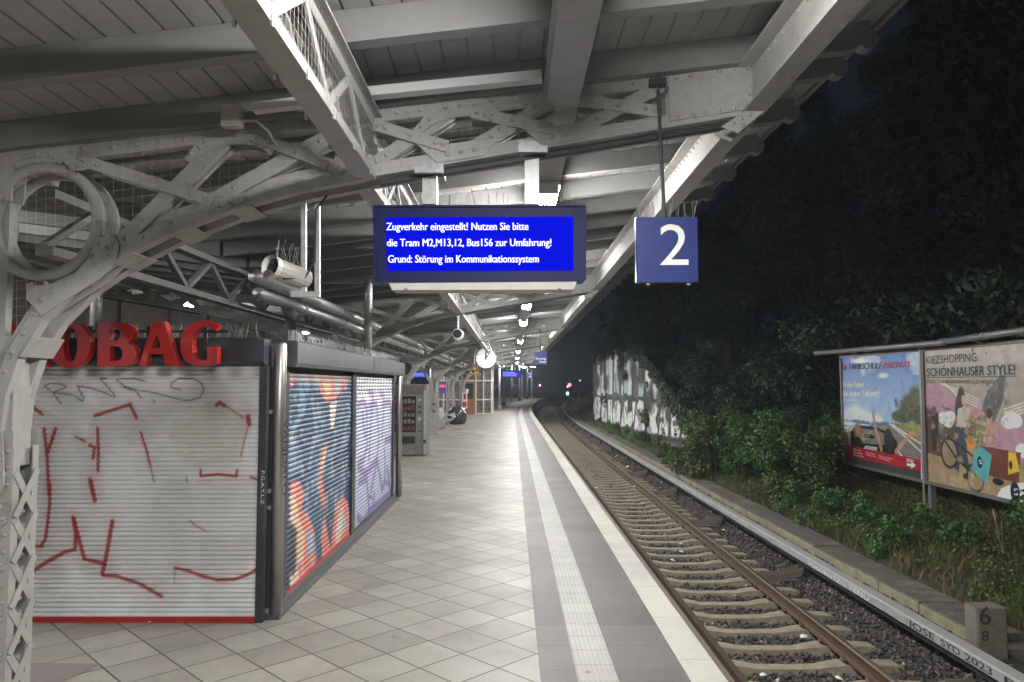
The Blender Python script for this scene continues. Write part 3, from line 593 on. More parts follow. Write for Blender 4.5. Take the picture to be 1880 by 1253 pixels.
def dabs(p, n, box, sz, cols, al=.8, seed=0):
    q = random.Random(seed)
    for _ in range(n):
        x, y = q.uniform(box[0], box[2]), q.uniform(box[1], box[3]); p.ell((x, y), sz*q.uniform(.5, 1.4), sz*q.uniform(.3, 1.1), q.choice(cols), al*q.uniform(.5, 1), .6)
def paint_drive(p):
    a, b_ = p.a, p.b; h = np.clip((b_-1.15)/1.45, 0, 1)[:, None]
    p.c = np.array([[.38, .55, .72]])*(1-h)+np.array([[.05, .15, .42]])*h
    p.mix(np.clip((fbm(a, b_, 1.6, 61)-.55)*5, 0, .55)*(b_ > 2.2), (.6, .65, .7))
    for c, rx, ry in (((1552, 765), .22, .16), ((1570, 757), .3, .16), ((1590, 765), .35, .12), ((1608, 770), .25, .08), ((1622, 690), .22, .05), ((1580, 663), .4, .05)): p.ell(c, rx, ry, (.75, .76, .76), .75, .8)
    p.poly([(1540, 768), (1640, 777), (1640, 792), (1540, 790)], (.055, .2, .34)); p.poly([(1540, 772), (1600, 781), (1590, 785), (1540, 779)], (.7, .72, .72), .8)
    p.poly([(1540, 782), (1620, 784), (1610, 800), (1540, 800)], (.42, .45, .45)); p.poly([(1540, 796), (1640, 778), (1692, 778), (1692, 870), (1540, 850)], (.30, .24, .165))
    p.poly([(1630, 780), (1645, 777), (1692, 812), (1692, 865), (1640, 830)], (.19, .165, .155)); p.poly([(1656, 781), (1692, 780), (1692, 796), (1664, 790)], (.2, .26, .05))
    for q in (((1652, 765), .3, .12), ((1668, 750), .3, .28), ((1682, 742), .3, .36), ((1660, 764), .3, .16), ((1690, 760), .3, .25)): p.ell(*q, (.075, .085, .045), 1, .4)
    p.mix((fbm(a, b_, 9, 67) > .58)*(p.c[:, 1] < .1)*.5, (.13, .13, .06))
    dabs(p, 60, (1645, 735, 1690, 775), .06, [(.03, .04, .02), (.11, .12, .06), (.06, .07, .035), (.16, .15, .09)], .8, 1); dabs(p, 30, (1655, 778, 1690, 796), .05, [(.25, .32, .07), (.14, .2, .04), (.3, .3, .12)], .7, 2); dabs(p, 40, (1542, 758, 1625, 772), .07, [(.8, .8, .8), (.6, .66, .72), (.7, .72, .75)], .6, 3); dabs(p, 26, (1542, 777, 1606, 800), .05, [(.75, .77, .77), (.3, .4, .45), (.5, .52, .5)], .7, 4); dabs(p, 30, (1640, 790, 1690, 855), .05, [(.16, .13, .12), (.24, .2, .18)], .6, 5)
    for q in ([(1634, 778), (1660, 800), (1692, 830)], [(1640, 780), (1668, 800), (1692, 815)]): p.stroke(q, .03, (.75, .7, .55))
    p.stroke([(1630, 790), (1640, 815), (1660, 842), (1690, 858)], .03, (.8, .78, .7))
    p.poly([(1563, 835), (1563, 793), (1569, 785), (1580, 781), (1610, 784), (1638, 797), (1648, 812), (1649, 850), (1600, 845)], (.012, .012, .014)); p.poly([(1571, 812), (1572, 793), (1581, 787), (1610, 790), (1634, 801), (1640, 818), (1600, 816)], (.16, .17, .15)); p.poly([(1572, 800), (1600, 793), (1600, 806), (1573, 812)], (.3, .27, .16)); p.poly([(1588, 797), (1606, 800), (1606, 806), (1588, 803)], (.015, .015, .015)); p.poly([(1590, 799), (1597, 800), (1597, 803), (1590, 802)], (.3, .18, .1)); p.poly([(1590, 818), (1612, 822), (1610, 830), (1586, 824)], (.4, .42, .4)); p.poly([(1540, 800), (1562, 805), (1560, 822), (1540, 815)], (.3, .2, .12))
    p.ell((1576, 795), .2, .24, (.23, .12, .06), 1, .5); p.ell((1576, 795), .1, .16, (.33, .19, .1), .7, .8)
    p.ell((1576, 815), .2, .16, (.03, .03, .033)); p.ell((1632, 806), .18, .22, (.03, .03, .035)); p.ell((1634, 818), .2, .14, (.04, .035, .035))
    for q, wd in (([(1604, 760), (1609, 790), (1619, 825)], .1), ([(1604, 762), (1601, 751)], .035), ([(1604, 762), (1604, 748)], .035), ([(1604, 762), (1607, 751)], .035), ([(1646, 830), (1660, 812), (1674, 796)], .1), ([(1674, 796), (1684, 799)], .05), ([(1674, 796), (1680, 793)], .04)): p.stroke(q, wd, (.45, .25, .16))
    p.poly([(1540, 814), (1692, 845), (1692, 866), (1540, 836)], (.38, .02, .03)); p.poly([(1540, 835), (1692, 865), (1692, 890), (1540, 850)], (.055, .05, .05))
    p.poly([(1540, 848), (1692, 884), (1692, 900), (1540, 860)], (.45, .43, .40))
    p.poly([(1666, 851), (1674, 853), (1674, 848), (1683, 855), (1674, 861), (1674, 857), (1666, 855)], (.8, .78, .75))
    p.poly([(1547, 668), (1555, 667), (1555, 670), (1551, 670), (1551, 678), (1547, 681)], (.35, .03, .07)); p.poly([(1551, 672), (1556, 671), (1556, 678), (1551, 681)], (.02, .02, .06))
def paint_shop(p):
    a, b_ = p.a, p.b; h = np.clip((b_-1.2)/1.4, 0, 1)[:, None]
    p.c = np.array([[.27, .20, .13]])*(1-h)+np.array([[.42, .38, .33]])*h
    p.poly([(1698, 800), (1880, 850), (1880, 940), (1698, 890)], (.33, .24, .14)); p.poly([(1698, 740), (1760, 745), (1770, 850), (1698, 830)], (.09, .06, .045))
    for q in (((1715, 728), .5, .26), ((1740, 745), .4, .2), ((1800, 770), .4, .25), ((1862, 808), .7, .3)): p.ell(*q, (.42, .24, .30), .95, .25)
    for k in range(4): p.stroke([(1715+6*k, 700), (1760, 715+5*k), (1800, 735+5*k)], .02, (.75, .7, .62), .8); p.stroke([(1845, 752+6*k), (1880, 740+6*k)], .03, (.75, .7, .62), .7)
    p.poly([(1800, 770), (1812, 722), (1830, 690), (1848, 690), (1842, 740), (1825, 780)], (.1, .095, .09)); p.stroke([(1795, 752), (1815, 715), (1835, 688)], .05, (.33, .35, .36)); p.stroke([(1830, 775), (1846, 735), (1854, 695)], .05, (.36, .36, .36))
    p.mix((fbm(a, b_, 5, 71) > .6)*(p.c.sum(1) < .5)*.4, (.3, .22, .15))
    for c in ((1733, 768), (1745, 766), (1742, 774), (1852, 775), (1865, 773), (1858, 768), (1880, 828)): p.ell(c, .17, .11, (.8, .79, .77), 1, .15)
    p.poly([(1712, 758), (1718, 752), (1724, 762), (1724, 800), (1719, 826), (1714, 826), (1710, 800)], (.02, .02, .022)); p.ell((1717, 755), .06, .09, (.1, .07, .05))
    p.ell((1766, 733), .11, .22, (.045, .027, .02)); p.ell((1763, 755), .13, .3, (.045, .027, .02)); p.ell((1770, 735), .055, .09, (.5, .32, .24))
    p.poly([(1760, 752), (1772, 745), (1786, 760), (1784, 780), (1770, 792), (1756, 785)], (.5, .43, .37)); p.poly([(1756, 784), (1776, 785), (1776, 830), (1784, 868), (1776, 872), (1764, 830), (1762, 868), (1754, 862)], (.045, .055, .085)); p.ell((1778, 876), .14, .06, (.05, .03, .03))
    p.ell((1796, 775), .28, .22, (.45, .2, .24), .9); p.ell((1790, 790), .22, .2, (.12, .15, .07), .9); p.ell((1806, 785), .2, .24, (.48, .36, .25), .9); p.ell((1784, 812), .13, .12, (.6, .24, .05))
    p.ell((1819, 767), .06, .09, (.5, .32, .24)); p.ell((1817, 760), .08, .08, (.04, .025, .02)); p.poly([(1811, 778), (1826, 774), (1836, 786), (1828, 800), (1812, 798)], (.45, .25, .22)); p.poly([(1811, 798), (1828, 798), (1830, 828), (1812, 824)], (.4, .22, .18))
    for c, rx in (((1744, 832), .27), ((1792, 878), .24)):
        p.ell(c, rx, rx*1.05, (.02, .02, .02), 1, .1); p.ell(c, rx*.82, rx*.86, (.27, .2, .13), 1, .1)
    p.stroke([(1735, 808), (1760, 846), (1792, 872)], .05, (.02, .02, .02)); p.stroke([(1740, 800), (1790, 840)], .04, (.02, .02, .02))
    dabs(p, 70, (1775, 765, 1812, 815), .05, [(.05, .08, .03), (.13, .18, .06), (.35, .25, .15), (.5, .35, .2), (.2, .1, .06)], .85, 6); dabs(p, 50, (1702, 745, 1758, 810), .05, [(.03, .025, .02), (.15, .1, .07), (.4, .33, .2)], .6, 7); dabs(p, 24, (1760, 750, 1784, 786), .04, [(.62, .55, .48), (.38, .32, .27)], .6, 8); dabs(p, 24, (1812, 776, 1834, 824), .04, [(.55, .35, .3), (.3, .16, .14)], .6, 9); dabs(p, 60, (1720, 840, 1870, 900), .07, [(.38, .28, .17), (.24, .17, .1), (.44, .34, .22)], .5, 10); dabs(p, 40, (1800, 700, 1850, 780), .04, [(.06, .06, .06), (.3, .3, .3), (.18, .17, .16)], .6, 11)
    p.poly([(1800, 818), (1876, 832), (1872, 888), (1812, 872)], (.14, .045, .03)); p.poly([(1790, 830), (1802, 820), (1822, 836), (1814, 890), (1784, 862)], (.10, .36, .36)); p.ell((1800, 849), .07, .1, (.01, .02, .03))
    p.poly([(1853, 830), (1866, 832), (1874, 866), (1852, 872)], (.7, .42, .04)); p.ell((1857, 854), .04, .07, (.02, .03, .04)); p.ell((1834, 885), .14, .06, (.015, .015, .015))
    p.poly([(1700, 830), (1698, 780), (1704, 780), (1705, 830)], (.05, .035, .03))
    p.poly([(1828, 918), (1840, 897), (1862, 888), (1882, 886), (1882, 940)], (.75, .74, .71)); p.ell((1865, 904), .11, .16, (.01, .02, .03), 1, .1)
    p.poly([(1698, 892), (1780, 912), (1830, 925), (1698, 897)], (.25, .18, .12))
bb1 = billboard(BYS[0], BYS[1]+.01, 'billboard with a blue-sky seaside driving poster, the farther of two', paint_drive, (BYS[1]+.03,))
bb2 = billboard(BYS[1]-.01, BYS[2], 'billboard with a beige shopping poster of a cargo bike, the nearer of two', paint_shop, (BYS[2]+.06,))
M_INKD = mat('dark ink', (.03, .035, .06), .5); M_INKW = mat('white ink', (.8, .8, .78), .5); M_INKR = mat('red ink', (.5, .04, .09), .5); M_INKT = mat('teal ink', (.03, .09, .11), .5)
def btext(s, x0, y0, x1, y1, hpx, m, parent, bold=0., shear=0.):
    A, B = PX(x0, y0, BX-.02), PX(x1, y1, BX-.02); h = (PX(x0, y0-hpx, BX-.02)-A).z
    put_text('lettering', s, A, B, h, m, parent, bold, (0, 0, 0), shear=shear)
btext('FAHRSCHULE', 1559, 679, 1620, 677, 11, M_INKD, bb1, .05, .25); btext('PRENZL', 1622, 677, 1673, 674, 11, M_INKR, bb1, .04, .25)
btext('Freie Fahrt', 1548, 711, 1587, 712, 11, M_INKW, bb1, .08); btext('für deine Zukunft!', 1548, 728, 1614, 728, 11, M_INKW, bb1, .08); btext('Jetzt anmelden!', 1548, 736, 1574, 737, 5, M_INKW, bb1, .04)
btext('Sichere dir', 1567, 827, 1581, 830, 4, M_INKW, bb1, .05); btext('jetzt deinen', 1567, 832, 1583, 835, 4, M_INKW, bb1, .05); btext('Gutschein!', 1567, 837, 1586, 841, 4, M_INKW, bb1, .05); btext('300m', 1664, 848, 1677, 849, 6, M_INKW, bb1, .02)
btext('Fahrschule', 1590, 832, 1607, 836, 3, M_INKW, bb1); btext('Schönhauser Allee', 1590, 836, 1609, 841, 3, M_INKW, bb1); btext('Jetzt anmelden', 1613, 838, 1640, 845, 3, M_INKW, bb1); btext('100 Berlin', 1613, 842, 1634, 848, 3, M_INKW, bb1)
btext('KIEZSHOPPING', 1701, 669, 1793, 664, 15, M_INKD, bb2, .0); btext('SCHÖNHAUSER STYLE!', 1702, 692, 1864, 688, 16, M_INKT, bb2, .025); btext('SCHÖN. SCHÖNER. SCHÖNHAUSER ALLEE ARCADEN.', 1702, 704, 1828, 705, 6, M_INKD, bb2)
b = MB(); q0, q1 = PX(1702, 694, BX-.018), PX(1865, 691, BX-.018); b.bar(q0, q1, .012, (1, 0, 0), .004); b.build('underline', M_INKT, bb2)
btext('S', 1862, 909, 1869, 910, 13, M_INKW, bb2, .03); btext('S', 1797.5, 852, 1802.5, 853, 8, M_INKW, bb2, .03)
for (A_x, A_y, B_x, B_y, lb) in ((1498, 649, 1733, 629, 'long unlit grey tube lamp over the driving poster'), (1728, 628, 1905, 603, 'long unlit grey tube lamp over the shopping poster')):
    t = thing('billboard_lamp', lb, 'tube lamp', PX(A_x, A_y, BX-.35), 'tube lamps above the billboards'); A, B = PX(A_x, A_y, BX-.35), PX(B_x, B_y, BX-.35)
    b = MB(); b.tube([A, B], .055, 12); b.build('tube', M_GALV, t, True); b = MB(); b.tube([A.lerp(B, .48), A.lerp(B, .51)], .07, 12); b.tube([A.lerp(B, .0), A.lerp(B, .012)], .066, 12); b.build('collar', M_GALV, t, True)
    for k in (.3, .8): p = A.lerp(B, k); b = MB(); b.bar(p, (BX, p.y, BZ1-.03), .04); b.build('arm', M_GALV, t)

# ------------------------------------------------------------------ canopy
Y0 = 4.6; BAY = 8.57; CXL = -3.21; FR = [Y0+BAY*i for i in range(7)]
def T(x, y): p = P(x, y, Y0); return (p.x, p.z)
def rz(X): return 3.80+.119*X                                 # underside of the joists
def chT(x): return 299-.124*x
def chB(x): return 339-(x-674)*.166
fr = thing('canopy_frame', 'riveted cream steel frame of lattice column, ring and arch nearest the camera', 'canopy frame', (CXL, Y0, 0), 'steel frames carrying the canopy')
HD = .14; FY = ((Y0-HD, Y0-.065), (Y0+.065, Y0+HD)); fy = Y0-HD
# column
b = MB()
for sx in (-1, 1):
    for sy in (-1, 1): x, y = CXL+sx*.165, Y0+sy*.11; b.box(x-.03, x+.03, y-.008, y+.008, 0, 1.62) ; b.box(x+sx*.022, x+sx*.03, y-sy*.045 if sy > 0 else y+.008, y-.008 if sy > 0 else y+.053, 0, 1.62)
b.box(CXL-.19, CXL+.19, Y0-.122, Y0-.1185, 1.28, 1.72); b.box(CXL-.19, CXL+.19, Y0+.1185, Y0+.122, 1.28, 1.72)
b.box(CXL-.05, CXL+.05, Y0-.03, Y0+.03, 1.6, 3.4)
for sx in (-1, 1): b.box(CXL+sx*.11-.05, CXL+sx*.11+.05, Y0-.09, Y0+.09, 1.5, 2.3)
for z in np.arange(.1, 1.7, .1):
    for sx in (-.165, .165): b.dome((CXL+sx, Y0-.122, z), (0, -1, 0))
b.build('column', M_PAINT, fr)
for pl, off in ((0, Y0-.127), (0, Y0+.127), (1, CXL-.202), (1, CXL+.202)):
    b = MB(); z = .12
    while z < 1.3:
        for s in (-1, 1):
            if pl == 0: b.bar((CXL-s*.165, off-.004*s, z), (CXL+s*.165, off-.004*s, z+.27), .006, (0, 0, 1), .05)
            else: b.bar((off+.004*s, Y0-s*.1, z), (off+.004*s, Y0+s*.1, z+.27), .05, (1, 0, 0), .006)
        if pl == 0:
            for x in (-.15, 0, .15): b.dome((CXL+x, off-.007, z+.135+.135*(x != 0)), (0, -1, 0), .016)
        z += .27
    b.build('lattice', M_PAINT, fr)
b = MB(); b.bbox(CXL-.26, CXL+.26, Y0-.2, Y0+.2, 0, .05, .02); b.bbox(CXL-.21, CXL+.21, Y0-.15, Y0+.15, .05, .12, .01); b.build('base_plate', M_PAINT, fr)
# arch rib
ap = [T(*p) for p in ((18, 830), (18, 790), (26, 725), (50, 655), (92, 588), (150, 530), (232, 474), (332, 424), (450, 380), (560, 350), (674, 328))]
b = MB()
for ya, yb in FY: b.band(ap, .042, ya, yb)
b.band([(x-.02, z+.045) for x, z in ap], .045, Y0-HD+.03, Y0-HD+.042)
for i in range(1, len(ap)-1):
    for t in (0, .5):
        x = ap[i][0]*(1-t)+ap[i+1][0]*t; z = ap[i][1]*(1-t)+ap[i+1][1]*t; b.dome((x, fy, z+.02), (0, -1, 0), .016)
b.build('arch_rib', M_PAINT, fr)
for c, a in (((66, 632), 60), ((241, 469), 29), ((452, 379), 16), ((345, 419), 25)):
    p = T(*c); ca, sa = math.cos(R(a)), math.sin(R(a)); b = MB()
    q = [(p[0]+ca*u-sa*v_, p[1]+sa*u+ca*v_) for u, v_ in ((-.07, -.053), (.07, -.053), (.07, -.043), (-.07, -.043))]
    b.prism([(x, Y0-HD-.02, z) for x, z in q], (0, 2*HD+.04, 0)); b.build('tie_plate', M_PAINT, fr)
# chords
b = MB(); tp = [T(x, chT(x)+14) for x in (-60, 300, 700, 1100, 1225)]
for ya, yb in FY: b.band(tp, .045, ya, yb)
x = 20
while x < 1210:
    p = T(x, chT(x)+14); b.dome((p[0], fy, p[1]), (0, -1, 0), .016); x += 42
b.build('top_chord', M_PAINT, fr)
b = MB(); bp = [T(x, chB(x)-12) for x in (640, 850, 1100, 1390)]
for ya, yb in FY: b.band(bp, .04, ya, yb)
b.build('bottom_chord', M_PAINT, fr)
b = MB(); b.band([T(x, chT(x)-4) for x in (0, 600, 1200, 1372)], .011, fy-.05, fy-.012); b.build('gap_shade', M_DARK, fr)  # dark band drawn in for the shade between joists and top chord
b = MB(); b.band([T(x, chB(x)+6) for x in (700, 1000, 1345)], .012, fy+.075, fy+.13); b.build('gap_shade', M_DARK, fr)  # dark band drawn in for the shaded gap along the bottom chord
# ring
b = MB(); rc = T(103, 415); n = 40
for ya, yb in ((Y0-HD-.005, Y0-.09), (Y0+.02, Y0+.075)):
    b.band([(rc[0]+.338*math.cos(2*math.pi*k/n), rc[1]+.338*math.sin(2*math.pi*k/n)) for k in range(n+1)], .03, ya, yb)
b.band([(rc[0]+.318*math.cos(2*math.pi*k/n), rc[1]+.318*math.sin(2*math.pi*k/n)) for k in range(n+1)], .006, Y0-HD, Y0-.05)
b.build('ring', M_PAINT, fr, True)
# plates around the ring
def plate(px, name='gusset', rv=(), th=.012, yoff=0.):
    q = [T(*p) for p in px]; b = MB(); b.prism([(x, fy+.1+yoff, z) for x, z in q], (0, th, 0)); b.build(name, M_PAINT, fr)
    b = MB(); b.prism([(x, fy-th-.001-yoff, z) for x, z in q], (0, th, 0))
    for r in rv: p = T(*r); b.dome((p[0], fy-th-.001-yoff, p[1]), (0, -1, 0), .017)
    return b.build(name, M_PAINT, fr)
plate([(-30, 300), (185, 278), (192, 322), (163, 328), (140, 308), (105, 300), (60, 308), (20, 335), (-5, 375), (-30, 380)], rv=[(5, 310), (30, 306), (55, 303), (75, 301), (97, 299), (121, 296), (158, 291), (180, 288), (172, 307), (157, 321), (183, 312), (137, 312)])
plate([(200, 445), (234, 444), (242, 456), (238, 487), (205, 520), (125, 570), (105, 585), (92, 570), (78, 555), (78, 527), (95, 531), (130, 526), (165, 508), (190, 480)], rv=[(204, 457), (231, 455), (220, 465), (193, 478), (222, 480), (199, 493), (165, 513), (149, 523), (113, 527), (87, 529), (124, 541), (105, 557)])
plate([(0, 800), (36, 800), (38, 885), (28, 905), (0, 905)], rv=[(8, 815), (28, 815), (8, 835), (30, 838), (8, 858), (30, 860), (8, 880), (28, 882)])
# braces
def brace(a, c, w=.036):
    A, C = T(*a), T(*c); b = MB(); b.band([A, C], w, fy+.085, fy+.12); b.build('brace', M_PAINT, fr); b = MB(); b.band([A, C], w, fy+.004, fy+.05)
    for t in (.08, .2, .8, .92): b.dome((A[0]+(C[0]-A[0])*t, fy+.004, A[1]+(C[1]-A[1])*t), (0, -1, 0), .016)
    return b.build('brace', M_PAINT, fr)
def brace2(a, c, w=.036):
    A, C = T(*a), T(*c); b = MB(); b.band([A, C], w, fy+.121, fy+.14); b.build('brace', M_PAINT, fr); b = MB(); b.band([A, C], w, fy-.022, fy+.002)
    for t in (.06, .16, .5, .84, .94): b.dome((A[0]+(C[0]-A[0])*t, fy-.022, A[1]+(C[1]-A[1])*t), (0, -1, 0), .016)
    return b.build('brace', M_PAINT, fr)
brace2((166, 305), (410, 381)); brace((232, 462), (425, 270), .045)
brace2((478, 264), (640, 325)); brace((402, 380), (615, 262), .045)
nodes = [(672, 0), (847, 0), (1034, 0), (1222, 0)]
for i in range(3):
    xa, xb = nodes[i][0], nodes[i+1][0]; brace2((xa+22, chT(xa+22)+32), (xb-22, chB(xb-22)-30)); brace((xa+14, chB(xa+14)-20), (xb-14, chT(xb-14)+24), .04)
def gus_top(x, wd=84, dp=36):
    arc = [(x+wd*.82*math.cos(t), chT(x+wd*.82*math.cos(t))+dp+30*(1-math.sin(t))) for t in np.linspace(.12, math.pi-.12, 11)]
    q = [(x-wd*.5, chT(x-wd*.5)+4), (x+wd*.5, chT(x+wd*.5)+4), (x+wd, chT(x+wd)+48)]+arc+[(x-wd, chT(x-wd)+50)]
    plate(q, rv=[(x-25, chT(x-25)+17), (x, chT(x)+17), (x+25, chT(x+25)+17), (x-54, chT(x-54)+34), (x-70, chT(x-70)+44), (x+52, chT(x+52)+34), (x+68, chT(x+68)+44)], th=.008)
def gus_bot(x, wd=84, dp=34):
    arc = [(x-wd*.82*math.cos(t), chB(x-wd*.82*math.cos(t))-dp-30*(1-math.sin(t))) for t in np.linspace(.12, math.pi-.12, 11)]
    q = [(x+wd*.5, chB(x+wd*.5)-4), (x-wd*.5, chB(x-wd*.5)-4), (x-wd, chB(x-wd)-50)]+arc+[(x+wd, chB(x+wd)-48)]
    plate(q, rv=[(x-25, chB(x-25)-17), (x, chB(x)-17), (x+25, chB(x+25)-17), (x-54, chB(x-54)-35), (x-70, chB(x-70)-46), (x+54, chB(x+54)-36), (x+70, chB(x+70)-46)], th=.008)
for x in (440, 847, 1034): gus_top(x)
for x in (849, 1036): gus_bot(x)
plate([(380, 400), (392, 372), (410, 373), (450, 377), (500, 352), (545, 338), (560, 350), (500, 368), (430, 395)], rv=[(418, 393), (439, 386), (465, 376), (405, 380)], th=.008)
plate([(625, 300), (650, 305), (690, 296), (700, 330), (640, 345), (620, 330)], rv=[(640, 325), (672, 330), (686, 322)], th=.008)
plate([(1218, 158), (1372, 136), (1378, 214), (1222, 238)], 'web_plate', rv=[(x, 162-.14*(x-1230)) for x in (1232, 1258, 1284, 1308, 1334, 1360)]+[(x, 231-.16*(x-1230)) for x in (1232, 1258, 1284, 1308, 1334, 1360)]+[(1366, 175), (1364, 190)], th=.01)
plate([(1310, 250), (1380, 205), (1388, 222), (1340, 262)], 'tie_plate', rv=[(1330, 244), (1345, 236), (1360, 228), (1348, 248), (1370, 216)], th=.01, yoff=.02)
# netting
def net(x0, x1, f0, f1, yo, step=17):
    b = MB(); x = x0
    while x <= x1:
        p, q = T(x, f0(x)), T(x, f1(x)); b.bar((p[0], yo, p[1]), (q[0], yo, q[1]), .0012); x += step
    k = 0
    while True:
        a = [(x, f0(x)+k*step*.9) for x in np.linspace(x0, x1, 9)]; a = [p for p in a if p[1] <= f1(p[0])]
        if len(a) < 2: break
        for i in range(len(a)-1):
            p, q = T(*a[i]), T(*a[i+1]); b.bar((p[0], yo, p[1]), (q[0], yo, q[1]), .0012)
        k += 1
    return b
arcf = lambda x: np.interp(x, [0, 92, 150, 232, 332, 450, 560, 674], [700, 585, 525, 470, 420, 375, 346, 325])
b = net(0, 672, lambda x: chT(x)+4, lambda x: arcf(x), Y0-.19); b2 = net(680, 1215, lambda x: chT(x)+4, lambda x: chB(x)-2, Y0-.19); o_ = len(b.v); b.v += b2.v
for f in b2.f: b.face(*[i+o_ for i in f])
b.build('bird_netting', M_NET, fr)
# the mirrored wing of the frame
for ch in list(fr.children):
    if ch.name.split('.')[0] not in ('column', 'lattice', 'base_plate', 'bird_netting'):
        c = ch.copy(); COL.objects.link(c); c.scale = (-1, 1, 1); c.location = (0, .0025, 0)
fl = [None, 'second riveted steel frame from the camera, behind the kiosk', 'third riveted steel frame, by the vending machine', 'fourth riveted steel frame, with its column before the bench', 'fifth riveted steel frame, its column behind the bench', 'sixth riveted steel frame, its column carrying the red box', 'farthest riveted steel frame, at the hut']
for i in range(1, 7):
    dup(fr, (CXL+cx(FR[i]), FR[i], 0), fl[i])
# girders between frames
ends = [-14]+FR+[58.5]
lab = ['cream lattice girder overhead with wire netting, nearest the camera', 'lattice girder leading from the first to the second frame', 'lattice girder between the second and third frames', 'lattice girder between the third and fourth frames', 'lattice girder between the fourth and fifth frames', 'lattice girder between the fifth and sixth frames', 'lattice girder between the sixth and last frames', 'short lattice girder past the last frame']
lab2 = ['riveted plate girder under the eaves, nearest the camera', 'riveted eaves girder from the first to the second frame', 'riveted eaves girder between the second and third frames', 'riveted eaves girder between the third and fourth frames', 'riveted eaves girder between the fourth and fifth frames', 'riveted eaves girder between the fifth and sixth frames', 'riveted eaves girder between the sixth and last frames', 'short eaves girder past the last frame']
for i in range(len(ends)-1):
    ya, yb = ends[i]+(.11 if i else 0), ends[i+1]-.11; ym = (ya+yb)/2; X = -.905 if i == 0 else -.955; o = cx(ym); f = lambda Y: cx(Y)
    t = thing('lattice_girder', lab[i], 'girder', (X+o, ym, 3.27), 'lattice girders under the canopy')
    yl = list(np.linspace(ya, yb, 5)); b = MB(); z0 = 3.27; z1 = rz(X)-.03
    b.sweep([(X-.062, z0), (X+.062, z0), (X+.062, z0+.012), (X-.062, z0+.012)], yl); b.build('bottom_flange', M_PAINT, t)
    b = MB(); b.sweep([(X-.1, z1-.012), (X+.1, z1-.012), (X+.1, z1), (X-.1, z1)], yl); b.build('top_flange', M_PAINT, t)
    b = MB()
    for sx in (-.045, .045):
        b.sweep([(X+sx-.006, z0+.0125), (X+sx+.006, z0+.0125), (X+sx+.006, z0+.07), (X+sx-.006, z0+.07)], yl); b.sweep([(X+sx-.006, z1-.07), (X+sx+.006, z1-.07), (X+sx+.006, z1-.0125), (X+sx-.006, z1-.0125)], yl)
        Y = ya+.15; k = 0
        while Y+.42 < yb:
            s = 1 if k % 2 else -1; b.bar((X+sx+o*0+cx(Y), Y, z0+.04 if s > 0 else z1-.04), (X+sx+cx(Y), Y+.42, z1-.04 if s > 0 else z0+.04), .008, (1, 0, 0), .05) if False else b.bar((X+sx+cx(Y), Y, z0+.05 if s > 0 else z1-.05), (X+sx+cx(Y), Y+.42, z1-.05 if s > 0 else z0+.05), .012, (0, 1, 0), .05)
            Y += .42; k += 1
    b.build('web_lattice', M_PAINT, t)
    if i < 3:
        b = MB(); Y = ya
        while Y < yb: b.bar((X+.068, Y, z0), (X+.068, Y, z1), .0015); Y += .05
        z = z0
        while z < z1: b.bar((X+.068, ya, z), (X+.068, yb, z), .0015); z += .05
        b.build('bird_netting', M_NET, t)
    if i == 0:
        for Y in np.arange(1.6, 4.5, .45):
            for sx in (-.066, .066): b = MB(); b.lathe((X+sx, Y, z0-.02), [(.008, 0), (.011, .02), (.005, .045)], 6); b.build('clamp', M_GALV, t)
    XE = 1.5; t = thing('eaves_girder', lab2[i], 'girder', (XE+o, ym, 3.68), 'eaves girders above the platform edge'); z0 = 3.68; z1 = rz(XE)-.004
    b = MB(); b.sweep([(XE-.012, z0+.013), (XE, z0+.013), (XE, z1-.013), (XE-.012, z1-.013)], yl)
    Y = ya+.1
    while Y < min(yb, 24): b.dome((XE-.012+cx(Y), Y, z1-.04), (-1, 0, 0), .012); b.dome((XE-.012+cx(Y), Y, z0+.035), (-1, 0, 0), .012) if Y < 9 else None; Y += .11
    b.build('web_plate', M_PAINT, t)
    b = MB(); b.sweep([(XE-.075, z0), (XE+.065, z0), (XE+.065, z0+.012), (XE-.075, z0+.012)], yl); b.build('bottom_flange', M_PAINT, t)
    b = MB(); b.sweep([(XE-.1, z1-.012), (XE+.065, z1-.012), (XE+.065, z1), (XE-.1, z1)], yl); b.build('top_flange', M_PAINT, t)
# roof: boarding, joists
rf = thing('canopy_roof', 'sloping boarded canopy roof on grey joists over the platform', 'canopy roof', (-1, 20, 3.9))
RY = [-14, -5, 5, 15, 25, 35, 45, 50, 54, 58.5]
def boards(x0, x1, zf):
    pr = []; n = int(abs(x1-x0)/.145); xs = np.linspace(x0, x1, n+1)
    for i in range(n):
        a, c = xs[i], xs[i+1]; s = 1 if c > a else -1
        pr += [(a+s*.004, zf(a)+.012), (a+s*.009, zf(a)), (c-s*.009, zf(c)), (c-s*.004, zf(c)+.012)]
    pr += [(x1, zf(x1)+.05), (x0, zf(x0)+.05)]; return pr
zb = lambda X: rz(X)+.172
b = MB(); b.sweep(boards(CXL, 2.26, zb), RY); b.build('boarding', M_ROOF, rf)
b = MB(); b.sweep([(2.262, zb(2.26)-.02), (2.295, zb(2.26)-.02), (2.295, zb(2.26)+.07), (2.262, zb(2.26)+.07)], RY); b.build('edge_board', M_JOIST, rf)
